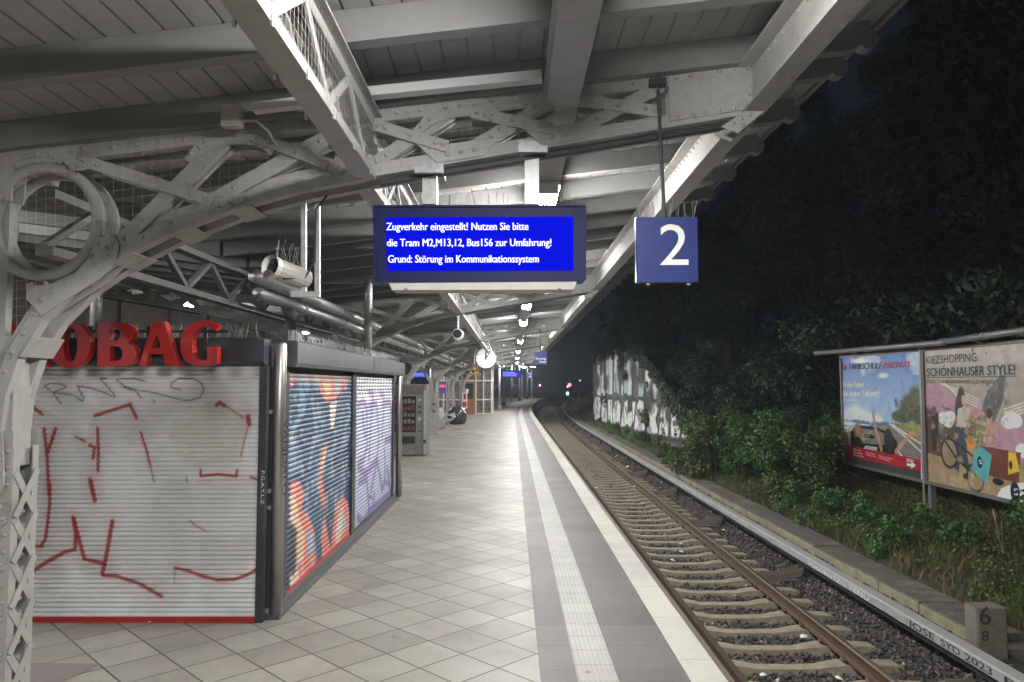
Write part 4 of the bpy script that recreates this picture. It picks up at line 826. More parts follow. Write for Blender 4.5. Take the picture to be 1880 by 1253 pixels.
def joist(Y, sgn):
    b = MB(); o = cx(Y); q = []
    def pt(X, dz): return (X, rz(X)+dz)
    x0, x1 = CXL+.02, 2.14
    q = [pt(x0, .17), pt(x0, 0), pt(x1-.07, 0), pt(x1-.02, .02)]
    c = pt(x1+.045, .055); q += [(c[0]+.062*math.cos(t), c[1]+.062*math.sin(t)) for t in np.linspace(-2.5, 1.4, 9)]+[pt(x1+.05, .17)]
    if sgn < 0: q = [(2*CXL-x, z) for x, z in q]
    b.prism([(x+o, Y-.045, z) for x, z in q], (0, .09, 0)); return b
js = [f_+.23+.8167*k for f_ in [Y0-BAY*2, Y0-BAY]+FR for k in range(11)]; js = [y for y in js if -4 < y < 58]
for Y in js: joist(Y, 1).build('joist', M_JOIST, rf)
rf2 = thing('canopy_roof', 'far wing of the boarded canopy roof, beyond the columns', 'canopy roof', (-6, 20, 3.9))
b = MB(); b.sweep(boards(2*CXL-2.26, CXL-.002, lambda X: zb(2*CXL-X)), RY); b.build('boarding', M_ROOF, rf2)
for Y in js[10:]: joist(Y, -1).build('joist', M_JOIST, rf2)
# column line girder, pipes
t = thing('valley_girder', 'dark lattice girder running along the row of columns above the kiosk', 'girder', (CXL, 20, 3.0))
b = MB(); yl = [5, 15, 25, 35, 45, 56]
for z in (2.92, 3.32): b.sweep([(CXL-.06, z-.03), (CXL+.06, z-.03), (CXL+.06, z+.03), (CXL-.06, z+.03)], yl)
Y = 5
while Y < 55: b.bar((CXL+cx(Y), Y, 2.95), (CXL+cx(Y), Y+.55, 3.29), .05); b.bar((CXL+cx(Y), Y+.55, 3.29), (CXL+cx(Y), Y+1.1, 2.95), .05); Y += 1.1
b.build('lattice', M_JOIST, t)
for X, z, r, lb in ((-2.92, 3.24, .085, 'upper silver insulated pipe along the columns'), (-2.88, 3.04, .07, 'lower grey insulated pipe along the columns')):
    t = thing('service_pipe', lb, 'pipe', (X, 20, z), 'service pipes along the columns'); b = MB(); b.tube([(X+cx(y), y, z) for y in (8.3, 20, 30, 40, 50, 56)], r, 12); b.build('pipe', M_GALV, t, True)
    for y in np.arange(10, 50, 2.4): b = MB(); b.tube([(X, y, z), (X, y+.05, z)], r+.015, 12); b.build('band_clamp', M_GALV, t)

# ------------------------------------------------------------------ lamps
BXL = .31; ZL = 3.71
def trunk(X, zt, label):
    t = thing('light_trunking', label, 'light trunking', (X, 20, zt), 'trunking carrying the canopy lamps'); b = MB(); b.sweep([(X-.1, zt), (X+.1, zt), (X+.1, zt+.085), (X-.1, zt+.085)], [-13.9, 10, 25, 40, 50, 57.5]); b.build('channel', M_PAINT, t)
    b = MB(); b.sweep([(X-.118, zt+.087), (X+.118, zt+.087), (X+.118, zt+.1), (X-.118, zt+.1)], [-13.9, 10, 25, 40, 50, 57.5]); b.build('lip', M_PAINT, t)
trunk(BXL, ZL+.015, 'pale box trunking overhead carrying the lit lamps over the platform')
trunk(2*CXL-BXL, ZL+.015, 'box trunking carrying lamps over the far half of the platform')
LY = [6.65+BAY/2*k for k in range(-4, 12)]
lamp = None
ords = ['', '', '', '', 'first lit ceiling lamp, above the departure board', 'second lit ceiling lamp from the camera', 'third lit ceiling lamp from the camera', 'fourth lit ceiling lamp from the camera', 'fifth lit ceiling lamp from the camera', 'sixth lit ceiling lamp from the camera', 'seventh lit ceiling lamp from the camera', 'eighth lit ceiling lamp from the camera', 'ninth lit ceiling lamp from the camera', 'tenth lit ceiling lamp from the camera', 'eleventh lit ceiling lamp from the camera', 'last lit ceiling lamp at the canopy end']
for X in (BXL, 2*CXL-BXL):
    for i, Y in enumerate(LY):
        if X < 0 and i % 2: continue
        lb = ('lit rectangular ceiling lamp overhead just ahead of the camera' if i == 3 else 'lit rectangular ceiling lamp overhead behind the camera' if i < 3 else ords[i])
        if X < 0: lb = 'lit ceiling lamp in the far row beyond the columns'
        if lamp is None:
            lamp = thing('ceiling_lamp', lb, 'ceiling lamp', (X, Y, ZL), 'lit lamps under the canopy')
            b = MB(); b.prism([(X-.085, Y-.5, ZL-.012), (X-.085, Y-.5, ZL-.07), (X-.06, Y-.5, ZL-.09), (X+.06, Y-.5, ZL-.09), (X+.085, Y-.5, ZL-.07), (X+.085, Y-.5, ZL-.012)], (0, 1., 0)); b.build('diffuser', M_LAMP, lamp)
            b = MB(); b.box(X-.1, X-.086, Y-.51, Y+.51, ZL-.022, ZL+.014); b.box(X+.086, X+.1, Y-.51, Y+.51, ZL-.022, ZL+.014); b.box(X-.0855, X+.0855, Y-.51, Y-.501, ZL-.094, ZL+.014); b.box(X-.0855, X+.0855, Y+.501, Y+.51, ZL-.094, ZL+.014); b.box(X-.0855, X+.0855, Y-.5, Y+.5, ZL-.011, ZL+.0135); b.build('housing', M_WHITE, lamp)
        else:
            c = dup(lamp, (X+cx(Y), Y, ZL), lb)
            if X < 0: c['group'] = 'lit lamps in the far row beyond the columns'
# cable trunking and junction box
t = thing('cable_duct', 'long white cable duct fixed to a joist between girder and lamp trunking', 'cable duct', P(815, 160, 4.25)); A, B = P(640, 176, 4.25), P(994, 141, 4.25); b = MB(); b.bar(A, B, .08, (0, 0, 1), .055); b.build('duct', M_WHITE, t)
t = thing('cable_duct', 'short white cable duct left of the netted girder', 'cable duct', P(505, 193, 4.25)); A, B = P(466, 200, 4.25), P(556, 189, 4.25); b = MB(); b.bar(A, B, .07, (0, 0, 1), .05); b.tube([P(458, 201, 4.25), A], .012, 8); b.build('duct', M_WHITE, t)
t = thing('junction_box', 'square cream junction box hanging below a joist', 'junction box', P(427, 215, 4.3)); c = P(427, 216, 4.3); b = MB(); b.bbox(c.x-.06, c.x+.06, c.y-.035, c.y+.035, c.z-.06, c.z+.065, .008); b.build('box', M_OFFW, t); b = MB(); b.bbox(c.x-.052, c.x+.052, c.y-.04, c.y-.0355, c.z-.052, c.z+.057, .006); b.build('lid', M_OFFW, t)
b = MB(); b.tube([P(446, 222, 4.3), P(470, 222, 4.3), P(492, 240, 4.35), P(508, 268, 4.44)], .008, 6); b.build('cable', M_OFFW, t)

# ------------------------------------------------------------------ departure board
DY = 4.55
t = db = thing('departure_board', 'wide blue departure board with a lit three-line message hanging in the middle', 'departure board', P(880, 446, DY))
L0, R0, T0, B0 = P(686, 378, DY), P(1074, 377, DY), P(880, 378, DY), P(880, 516, DY)
b = MB(); b.prism([(p.x, p.y, p.z) for p in (P(686, 379, DY), P(690, 517, DY), P(1074, 514, DY), P(1075, 378, DY))], (0, .2, 0)); b.build('casing', M_CASE, t)
b = MB(); b.add([P(707, 399, DY-.004), P(711, 498.5, DY-.004), P(1053, 497, DY-.004), P(1053, 398, DY-.004)], [(0, 1, 2, 3)]); b.build('screen', M_SCREEN, t)
b = MB(); q = [P(686, 379, DY-.006), P(690, 517, DY-.006), P(1074, 514, DY-.006), P(1075, 378, DY-.006)]
for i in range(4): b.bar(q[i], q[(i+1) % 4], .012)
b.build('bezel', M_CASE, t)
for s, x0, x1, y in (('Zugverkehr eingestellt! Nutzen Sie bitte', 710, 970, 423.5), ('die Tram M2,M13,12, Bus156 zur Umfahrung!', 711, 1012, 453), ('Grund: Störung im Kommunikationssystem', 713, 989, 483)):
    put_text('message', s, P(x0, y, DY), P(x1, y-.5, DY), 14.5*DY/F, M_LETTER, t, .02, (0, -.008, 0))
b = MB(); q = [(p.x, p.y, p.z) for p in (P(713, 518, DY), P(720, 533, DY), P(1053, 532, DY), P(1060, 516, DY))]; b.prism(q, (0, .17, 0)); b.build('speaker_tray', M_OFFW, t)
b = MB()
for x in (745, 1027): c = P(x, 533, DY-.003); b.lathe((c.x, c.y, c.z), [(.012, -.01), (.014, .0), (.008, .01)], 8)
b.build('tray_knob', M_STEEL, t)
for x, y0_, y1_, w_ in ((790, 322, 378, .045), (976, 285, 378, .045)):
    b = MB(); A, B = P(x, y0_, Y0-.02), P(x, y1_, Y0-.02); b.box(A.x-w_, A.x+w_, Y0-.06, Y0+.03, B.z+.001, A.z+.03); b.build('hanger_post', M_GALV, t)
    b = MB(); b.box(A.x-.075, A.x+.085, Y0-.14, Y0+.14, A.z-.0, A.z+.045); b.box(A.x-.085, A.x+.095, Y0-.145, Y0-.115, A.z-.02, A.z+.05); b.build('clamp', M_GALV, t)
b = MB()
for i in range(60):
    x = 700+i*6.0+random.uniform(-2, 2); y = DY+random.uniform(.02, .18); c = P(x, 378, DY); b.tube([(c.x, y, c.z-.005), (c.x+random.gauss(0, .012), y+random.gauss(0, .02), c.z+random.uniform(.07, .12))], .0013, 4, False)
b.build('bird_spikes', M_GALV, t)
# platform number signs
def sign2(Yp, xl, xr, yt, yb, label, txt, rodtop):
    A = P(xl, yt, Yp); B = P(xr, yb, Yp); t = thing('platform_sign', label, 'sign', ((A.x+B.x)/2, Yp, B.z), 'blue signs hanging from the canopy')
    b = MB(); b.bbox(A.x, B.x, Yp-.03, Yp+.03, B.z, A.z, .006); b.build('panel', M_NAVY, t)
    for s, x0, x1, y, h, bo in txt: put_text('numeral' if s == '2' else 'lettering', s, P(x0, y, Yp-.03), P(x1, y, Yp-.03), h*Yp/F, M_WHITE, t, bo, (0, -.003, 0))
    c = P(*rodtop, Yp); xm = (A.x+B.x)/2
    b = MB(); b.tube([(xm-.008, Yp, A.z-.002), (c.x, Yp, c.z)], .011, 8); b.box(c.x-.05, c.x+.05, Yp-.03, Yp+.03, c.z-.03, c.z+.015); b.build('rod', M_DARK, t)
    b = MB()
    for k in (.2, .85): b.lathe((A.x+(B.x-A.x)*k, Yp, B.z-.016), [(.01, 0), (.013, .008), (.006, .0155)], 8)
    b.build('bolt', M_WHITE, t)
    b = MB()
    for k in range(8):
        x = A.x+(B.x-A.x)*(k+.5)/8
        for s in (-1, 1): b.tube([(x, Yp+s*.01, A.z-.003), (x+random.gauss(0, .008), Yp+s*.035, A.z+.1)], .0014, 4, False)
    b.build('bird_spikes', M_GALV, t); return t
s2 = sign2(4.42, 1166, 1281, 401, 519, 'square blue hanging sign with a large white two, beside the eaves', [('2', 1212, 1264, 487, 79, 0)], (1207, 150))
sign2(FR[2]-.16, 981, 1004.6, 646, 669.5, 'square blue hanging sign with two small words, down the platform', [('Kurzzug', 984, 1002.5, 660.5, 4.2, .03), ('Ende', 991, 1002.5, 666.5, 4.2, .03)], (991.5, 606))
sign2(FR[5]-.2, 966, 977.5, 684, 695.5, 'small far blue hanging sign with a white two, by the distant poles', [('2', 970.5, 976, 692.5, 7.5, 0)], (971.5, 668))

# CCTV camera
t = thing('security_camera', 'cream security camera in a hooded housing on a square bracket', 'security camera', P(530, 500, 4.5)); CYY = 4.5
b = MB(); a0, a1 = P(505, 492, CYY-.12), P(560, 513, CYY+.12); d = (a1-a0); b.tube([a0, a1], .062, 14); b.build('housing', M_OFFW, t, False)
b = MB(); b.tube([a0-d*.16, a0-d*.01], [.07, .066], 14, False); b.tube([a0-d*.16, a0-d*.01], [.064, .062], 14, False); b.build('hood', M_WHITE, t)
b = MB(); b.tube([a0-d*.03, a0-d*.015], .055, 14); b.tube([a0-d*.08, a0-d*.03], .028, 12); b.build('lens', M_GLASS, t)
b = MB(); b.tube([a0-d*.2+Vector((-.01, 0, -.05)), a0-d*.1+Vector((-.01, 0, -.055))], .03, 10); b.build('lamp_ring', M_STEEL, t)
b = MB(); c0, c1, c2, c3 = P(558, 372, Y0), P(558, 538, Y0), P(583, 538, Y0), P(583, 375, Y0)
b.bar(c0, c1, .03); b.bar(c1+Vector((-.08, 0, -.01)), c2+Vector((.016, 0, -.01)), .034, (0, 1, 0)); b.bar(c2+Vector((0, 0, .008)), c3, .03); b.build('bracket', M_GALV, t)
b = MB(); b.tube([P(600, 360, Y0), P(580, 385, Y0-.03), P(578, 480, Y0-.04), P(560, 510, Y0-.06), P(520, 512, CYY-.1)], .007, 6); b.build('cable', M_DARK, t)
b = MB()
for i in range(16): p = a0.lerp(a1, random.random())+Vector((0, 0, .06)); b.tube([p, p+Vector((random.gauss(0, .03), random.gauss(0, .02), random.uniform(.06, .13)))], .0012, 4, False)
b.build('bird_spikes', M_GALV, t)
t = thing('security_camera', 'rounded white camera hanging from the second girder joint', 'security camera', P(841, 610, FR[1]-.3)); c = P(841, 615, FR[1]-.3)
b = MB(); b.lathe((c.x, c.y-.12, c.z), [(.06, 0), (.1, .02), (.105, .12), (.09, .2), (.04, .24)], 16, 'y'); b.build('housing', M_WHITE, t, True); b = MB(); b.lathe((c.x, c.y-.135, c.z+.01), [(.05, 0), (.075, .012)], 16, 'y'); b.build('lens', M_GLASS, t); b = MB(); b.tube([(c.x, c.y, c.z+.09), (c.x, c.y, c.z+.33)], .02, 8); b.build('stem', M_WHITE, t)

# ------------------------------------------------------------------ kiosk
KX, KY, KYE = -2.06, 6.35, 13.0
ki = thing('kiosk', 'closed dark kiosk with graffitied white and mural-painted roller shutters', 'kiosk', (-3.4, 9.6, 0))
b = MB(); b.box(-4.9, KX-.06, KY+.06, KYE, .06, 2.36); b.build('body', M_ANTH, ki)
b = MB(); b.box(-4.92, -1.985, KY+.05, KYE+.05, 0, .058); b.box(KX-.05, -2.0, KY+.12, KYE+.02, .0585, .11); b.build('plinth', M_ANTHL, ki)
SP_ = .0395
def slats(name, org, du, length, z0, z1, out, m, paint, pitch=SP_, nu=220):
    """roller shutter: convex slats, paint colour per vertex"""
    pr = []; z = z0
    while z < z1-1e-6:
        for k, dpt in ((0, 0.), (.07, .0115), (.28, .015), (.52, .0155), (.74, .0145), (.95, .002)): pr.append((z+k*pitch, dpt))
        z += pitch
    pr.append((z, 0)); pr = np.array(pr); nv = len(pr); us = np.linspace(0, length, nu)
    U, K = np.meshgrid(us, np.arange(nv), indexing='ij'); Z = pr[K, 0]; D = pr[K, 1]
    org, du, out = np.array(org, float), np.array(du, float), np.array(out, float)
    V = org[None]+U.ravel()[:, None]*du+D.ravel()[:, None]*out; V[:, 2] = Z.ravel()
    pp = paint(V); gr = ((K.ravel() % 6) < 1); pp[gr] = pp[gr]*.55; return npmesh(name, V, gridf(nu, nv), m, pp, ki)
SIL = (.62, .615, .61); RDP = (.30, .018, .024); BLK = (.03, .03, .035)
def Z1(x, y): return x*.2769, 560+y*.2769          # marks read in an enlarged view of the shutter
def Z2(x, y): return x*.2979, 880+y*.2979
def paint_front(V):
    p = Paint(V[:, 0], V[:, 2], SIL, lambda x, y: (lambda q: (q.x, q.z))(P(x, y, KY)))
    a, b_ = p.a, p.b
    for q in ([(38, 670), (482, 670), (482, 755), (400, 745), (350, 745), (300, 790), (250, 760), (170, 770), (158, 800), (140, 780), (60, 740), (38, 690)], [(335, 1050), (482, 1030), (482, 1140), (38, 1140), (38, 1055), (180, 1045), (290, 1080)], [(440, 800), (482, 750), (482, 880), (440, 870), (350, 885), (342, 872), (360, 860), (430, 862)]): p.poly(q, (.72, .72, .735), .8)
    p.poly([(380, 740), (410, 742), (455, 768), (445, 850), (340, 860), (310, 800)], (.52, .51, .43), .6)
    p.mix(np.clip((fbm(a, b_, 3.5, 5)-.5)*3, 0, .4), (.5, .49, .49)); p.ell((395, 955), .35, .12, (.74, .74, .76), .5, .9); p.ell((330, 940), .3, .6, (.40, .40, .40), .5, 1.2)
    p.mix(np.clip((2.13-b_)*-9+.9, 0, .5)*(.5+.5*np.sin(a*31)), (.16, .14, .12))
    def S(pts, w, z=Z1, c=RDP, al=.92): p.stroke([z(*t) for t in pts], w*.68, c, al); p.stroke([z(*t) for t in pts], w*2.4, c, .14, 1.)
    S([(200, 655), (285, 725)], .04); S([(635, 735), (870, 660)], .045); S([(870, 668), (910, 750)], .04); S([(298, 822), (318, 1000), (330, 1250)], .04); S([(375, 822), (318, 990)], .045); S([(652, 820), (658, 960), (655, 1100)], .04); S([(600, 930), (632, 945), (622, 1015)], .04); S([(510, 875), (570, 905)], .03); S([(938, 845), (975, 960), (998, 1050)], .03); S([(998, 1050), (1025, 1170)], .012, c=(.06, .02, .02))
    S([(1440, 665), (1460, 648), (1490, 668)], .05); S([(1500, 670), (1620, 750)], .014); S([(1648, 740), (1655, 790)], .06); S([(1652, 790), (1600, 1000)], .012); S([(1335, 1095), (1335, 1135), (1450, 1122), (1570, 1135), (1575, 1095)], .035); S([(1665, 1140), (1730, 1165)], .03); S([(600, 1150), (620, 1250)], .05, al=.6)
    S([(313, 25), (312, 150), (300, 260), (285, 370), (265, 400)], .042, Z2); S([(265, 412), (190, 410)], .04, Z2); S([(145, 365), (185, 370)], .04, Z2); S([(145, 390), (190, 395)], .035, Z2); S([(563, 10), (590, 130)], .055, Z2); S([(455, 235), (472, 330), (468, 430), (400, 450), (300, 505), (200, 570), (165, 572)], .05, Z2); S([(462, 250), (500, 400), (525, 488)], .05, Z2); S([(525, 490), (650, 520)], .045, Z2); S([(697, 258), (670, 420), (645, 540), (635, 580)], .055, Z2); S([(640, 590), (720, 595), (860, 640), (1000, 720)], .045, Z2); S([(1085, 545), (1170, 565), (1240, 592), (1340, 618), (1450, 615), (1520, 590), (1570, 565), (1600, 540)], .04, Z2); S([(1080, 640), (1080, 560)], .01, Z2, BLK, .6); S([(1170, 250), (1215, 290), (1270, 315)], .014, Z2, (.15, .08, .07)); S([(740, 842), (900, 850), (950, 878)], .02, Z2, (.7, .7, .7), .7)
    W_ = .013
    S([(410, 655), (355, 580), (300, 540), (335, 522), (400, 524), (445, 540), (415, 560), (355, 580), (500, 600), (552, 640), (560, 620), (520, 540), (590, 548), (680, 575), (760, 610), (768, 600), (720, 545), (670, 488), (710, 490)], W_, c=BLK); S([(965, 508), (900, 490), (790, 492), (780, 500), (830, 540), (900, 565), (940, 620)], W_, c=BLK); S([(820, 545), (860, 560), (990, 575), (1100, 602), (1200, 628), (1260, 634), (1330, 615), (1355, 560), (1340, 520), (1290, 490), (1190, 488), (1140, 520), (1140, 550), (1200, 562)], W_, c=BLK); S([(1020, 632), (1030, 648)], W_, c=BLK)
    S([(1240, 1140), (1245, 1175)], .012, c=BLK); return p.c
FZ0 = .04
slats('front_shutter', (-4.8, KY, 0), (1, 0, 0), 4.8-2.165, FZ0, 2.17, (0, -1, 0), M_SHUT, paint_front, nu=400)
b = MB(); b.box(-4.8, -2.165, KY-.022, KY+.01, 0.002, FZ0-.001); b.build('bottom_rail', M_RED, ki)
M_BLUE = (.014, .038, .085); SAL = (.50, .155, .12); CRM = (.55, .45, .34); PBL = (.22, .33, .42)
SX = KX-.005
def paint_mural(V):
    p = Paint(V[:, 1], V[:, 2], M_BLUE, lambda x, y: (lambda q: (q.y, q.z))(PX(x, y, SX))); a, b_ = p.a, p.b
    def Q(x, y): return 480+x*.4471, 600+y*.4471
    def pol(pts, c, al=1.): p.poly([Q(*t) for t in pts], c, al)
    def S(pts, w, c, al=.9): p.stroke([Q(*t) for t in pts], w, c, al)
    p.mix(np.clip((fbm(a, b_, 1.6, 21)-.42)*2.2, 0, .7), (.03, .085, .15)); p.mix(np.clip((fbm(a, b_*.5, 3, 25)-.6)*4, 0, .5), PBL)
    for q in ([(125, 420), (150, 380), (170, 340)], [(330, 480), (345, 400), (362, 360)], [(285, 600), (285, 520), (300, 470)], [(150, 500), (165, 600)], [(205, 300), (220, 420)]): S(q, .09, PBL, .6)
    for q in ([(165, 240), (185, 300), (200, 250)], [(155, 420), (150, 520), (180, 590)], [(225, 340), (240, 420)], [(270, 330), (265, 420)]): S(q, .04, (.012, .015, .025), .8)
    pol([(112, 200), (130, 205), (125, 240), (112, 250)], SAL); pol([(222, 200), (300, 195), (340, 205), (328, 260), (300, 300), (262, 310), (238, 270)], SAL); pol([(245, 225), (275, 215), (285, 270), (262, 290)], (.6, .4, .2)); pol([(295, 205), (325, 215), (315, 275), (300, 270)], PBL); pol([(336, 210), (350, 215), (345, 260), (335, 265)], (.5, .15, .16)); pol([(275, 315), (306, 305), (292, 420), (280, 420)], (.6, .5, .4))
    S([(254, 510), (240, 570), (236, 640), (250, 720)], .16, SAL); S([(258, 515), (243, 575)], .07, CRM)
    pol([(112, 640), (150, 630), (168, 680), (160, 760), (185, 770), (210, 830), (222, 960), (112, 1085)], SAL); pol([(112, 690), (140, 720), (150, 800), (175, 850), (165, 960), (112, 1020)], (.55, .36, .22)); pol([(180, 830), (205, 850), (212, 930), (188, 940)], PBL); pol([(112, 900), (140, 960), (150, 1040), (112, 1080)], CRM)
    pol([(255, 760), (270, 870), (285, 930), (245, 965), (240, 860)], SAL); pol([(285, 860), (300, 740), (325, 695), (350, 720), (362, 800), (358, 860), (280, 925)], SAL); pol([(305, 800), (325, 740), (335, 780), (320, 880), (300, 890)], CRM); pol([(325, 760), (345, 790), (345, 830), (328, 850)], (.3, .33, .38))
    for k in range(9): S([(116, 820+22*k), (128+8*(k % 2), 830+22*k)], .09, (.012, .013, .02), .9)
    p.mix((b_ > 2.02)*.6, (.25, .17, .14)); p.mix(np.clip((fbm(a, b_, 9, 29)-.62)*6, 0, .35), (.5, .48, .45)); return p.c
def paint_tags(V):
    p = Paint(V[:, 1], V[:, 2], (.34, .38, .47), lambda x, y: (lambda q: (q.y, q.z))(PX(x, y, SX))); a, b_ = p.a, p.b; PU = (.12, .06, .24)
    p.poly([(655, 690), (722, 690), (722, 740), (655, 750)], (.6, .6, .6)); p.mix(np.clip((fbm(a, b_, 2.2, 31)-.5)*3, 0, .6), (.33, .36, .5))
    for x in range(657, 722, 5): p.stroke([(x, 692), (x+2, 700), (x-1, 712), (x+2, 722)], .05, (.02, .02, .024), .8)
    for q in ([(656, 745), (664, 738), (672, 745), (672, 820), (666, 845), (658, 850)], [(676, 720), (684, 726), (680, 760), (676, 840)], [(697, 722), (704, 728), (700, 800)], [(676, 745), (690, 740), (694, 800), (690, 850), (680, 900)], [(700, 742), (714, 738), (718, 760), (716, 870)], [(656, 860), (670, 870), (690, 845)], [(658, 885), (672, 880), (676, 940)], [(692, 850), (700, 900), (706, 880), (704, 820)], [(655, 950), (664, 960), (680, 935), (705, 915), (716, 905)], [(685, 910), (684, 930)], [(664, 760), (668, 800)], [(710, 860), (714, 890), (716, 905)], [(706, 810), (718, 805)]): p.stroke(q, .12, PU, .8)
    for q in ([(676, 912), (682, 915)], [(706, 885), (712, 890)]): p.stroke(q, .06, (.06, .05, .1), .7)
    return p.c
YA, YM0, YM1, YB = 6.72, 9.40, 9.60, 12.62
slats('side_shutter', (SX, YA, 0), (0, 1, 0), YM0-YA, .12, 2.12, (1, 0, 0), M_MURAL, paint_mural, pitch=.05, nu=170)
slats('side_shutter', (SX, YM1, 0), (0, 1, 0), YB-YM1, .12, 2.12, (1, 0, 0), M_MURAL, paint_tags, pitch=.05, nu=190)
b = MB(); b.box(KX-.03, KX+.02, YA, YM0, .1105, .135); b.build('bottom_rail', M_RED, ki)
for x0, x1, y0_, y1_ in ((-2.163, -2.10, KY-.04, KY+.1), (-2.0985, -2.03, KY+.07, KY+.2), (KX-.06, KX+.035, YA-.12, YA-.003), (KX-.06, KX+.035, YM0+.003, YM1-.003), (KX-.06, KX+.03, YB+.003, YB+.12)):
    b = MB(); b.box(x0, x1, y0_, y1_, .111 if y0_ > KY+.1 else .003, 2.16); b.build('frame_post', M_ANTH, ki)
b = MB(); b.prism([(-4.9, KY-.10, 2.39), (-4.9, KY-.10, 2.2), (-4.9, KY-.05, 2.165), (-4.9, KY+.06, 2.165), (-4.9, KY+.06, 2.39)], (4.9-2.11, 0, 0)); b.build('fascia', M_ANTH, ki)
for y0_, y1_ in ((6.62, 10.28), (10.32, 13.2)):
    b = MB(); b.prism([(-2.2, y0_, 2.165), (-1.955, y0_, 2.165), (-1.93, y0_, 2.2), (-1.93, y0_, 2.385), (-1.95, y0_, 2.40), (-2.2, y0_, 2.40)], (0, y1_-y0_, 0)); b.build('fascia', M_ANTHL, ki)
b = MB(); b.box(-4.9, -2.205, KY+.065, KYE+.1, 2.3605, 2.41); b.build('roof_deck', M_ANTH, ki)
for x, y, z0, z1, r in ((-2.03, 6.44, .04, 2.37, .055), (-1.985, 12.98, .05, 2.16, .055)):
    b = MB(); b.lathe((x, y, 0), [(r, z0), (r, z1-.02), (r*.8, z1), (.01, z1+.004)], 18); b.build('steel_pillar', M_STEEL, ki, True)
b = MB()
for z in (.06, .93, 1.07, 1.75): b.box(-2.1, -2.075, 6.385, 6.41, z, z+.035)
b.build('hinge', M_GALV, ki)
M_SCRIB = mat('pale scribble', (.75, .75, .75), .6)
q = P(485, 935, KY-.045); put_text('scrawl', 'P.G.A.Y.L.Z.', (-2.13, KY-.043, 1.27), (-2.13, KY-.043, .98), .028, M_SCRIB, ki, 0, (0, 0, 0), up=(1, 0, 0))
put_text('scrawl', 'VANDALO', (-1.982, 6.40, 1.7), (-1.982, 6.40, 1.05), .04, M_MARK, ki, 0, (.012, -.02, 0), up=(.6, .8, 0))
b = MB()
for i in range(130):
    x = -4.4+2.2*random.random(); b.tube([(x, KY+.1+random.uniform(0, .1), 2.405), (x+random.gauss(0, .03), KY+.1+random.gauss(0, .05), 2.405+random.uniform(.08, .14))], .0016, 4, False)
for i in range(240):
    y = 6.62+6.4*i/240; b.tube([(-2.02, y, 2.398), (-2.02+random.choice((-.05, 0, .05)), y+random.gauss(0, .01), 2.5)], .0022, 4, False)
b.build('bird_spikes', M_GALV, ki)
# shop letters
sg = thing('shop_letters', 'row of big red letters standing on the kiosk fascia', 'shop sign', P(240, 640, 6.16))
LETS = {'O': [[(462+138*math.cos(t), 265-153*math.sin(t)) for t in np.linspace(0, 6.283, 33)[:-1]], [(470+50*math.cos(t), 266-118*math.sin(t)) for t in np.linspace(0, 6.283, 25)[:-1]]],
        'B': [[(652, 120), (800, 118), (850, 126), (885, 150), (890, 185), (878, 225), (848, 252), (885, 272), (905, 305), (905, 345), (885, 382), (840, 402), (790, 406), (652, 406)], [(728, 150), (775, 150), (800, 165), (810, 195), (795, 228), (770, 240), (728, 242)], [(728, 272), (785, 274), (812, 292), (820, 325), (808, 360), (780, 376), (728, 378)]],
        'A': [[(1016, 115), (1092, 115), (1185, 403), (1102, 403), (1082, 322), (988, 322), (966, 403), (926, 403)], [(1000, 288), (1074, 288), (1042, 182)]],
        'G': [[(1452, 138), (1430, 168), (1395, 148), (1350, 143), (1310, 162), (1285, 205), (1275, 265), (1285, 320), (1310, 358), (1345, 372), (1378, 366), (1378, 280), (1442, 280), (1442, 386), (1400, 400), (1340, 407), (1275, 398), (1228, 362), (1202, 305), (1200, 240), (1222, 175), (1268, 130), (1320, 110), (1380, 108), (1425, 122)]],
        'R': [[(60, 120), (190, 118), (245, 140), (258, 190), (245, 240), (215, 268), (322, 408), (232, 408), (150, 285), (135, 285), (135, 408), (60, 408)], [(135, 150), (165, 150), (182, 170), (184, 220), (165, 250), (135, 252)]]}
for ch, cts in LETS.items():
    cu = bpy.data.curves.new('letter', 'CURVE'); cu.dimensions = '2D'; cu.fill_mode = 'BOTH'; cu.extrude = .036; cu.bevel_depth = .004; cu.bevel_resolution = 1
    for ct in cts:
        s = cu.splines.new('POLY'); s.points.add(len(ct)-1); s.use_cyclic_u = True
        for k, (x, y) in enumerate(ct): p = P(*Z1(x, y), 6.13); s.points[k].co = (p.x, p.z, 0, 1)
    ob = bpy.data.objects.new('letter', cu); COL.objects.link(ob); dg = bpy.context.evaluated_depsgraph_get(); me = bpy.data.meshes.new_from_object(ob.evaluated_get(dg))
    b = MB(); b.add([(v.co.x, 6.16-v.co.z, v.co.y) for v in me.vertices], [tuple(f.vertices) for f in me.polygons]); bpy.data.objects.remove(ob); bpy.data.curves.remove(cu); b.build('letter', M_REDL, sg)
b = MB(); c = P(200, 620, 6.23); b.box(-4.6, -2.4, 6.205, 6.225, 2.2, 2.23); b.box(-4.6, -2.4, 6.205, 6.225, 2.44, 2.465)
for x in (-4.3, -3.6, -3.1, -2.62): b.box(x, x+.03, 6.2255, 6.25, 2.18, 2.5)
b.build('mounting_rail', M_DARK, sg)
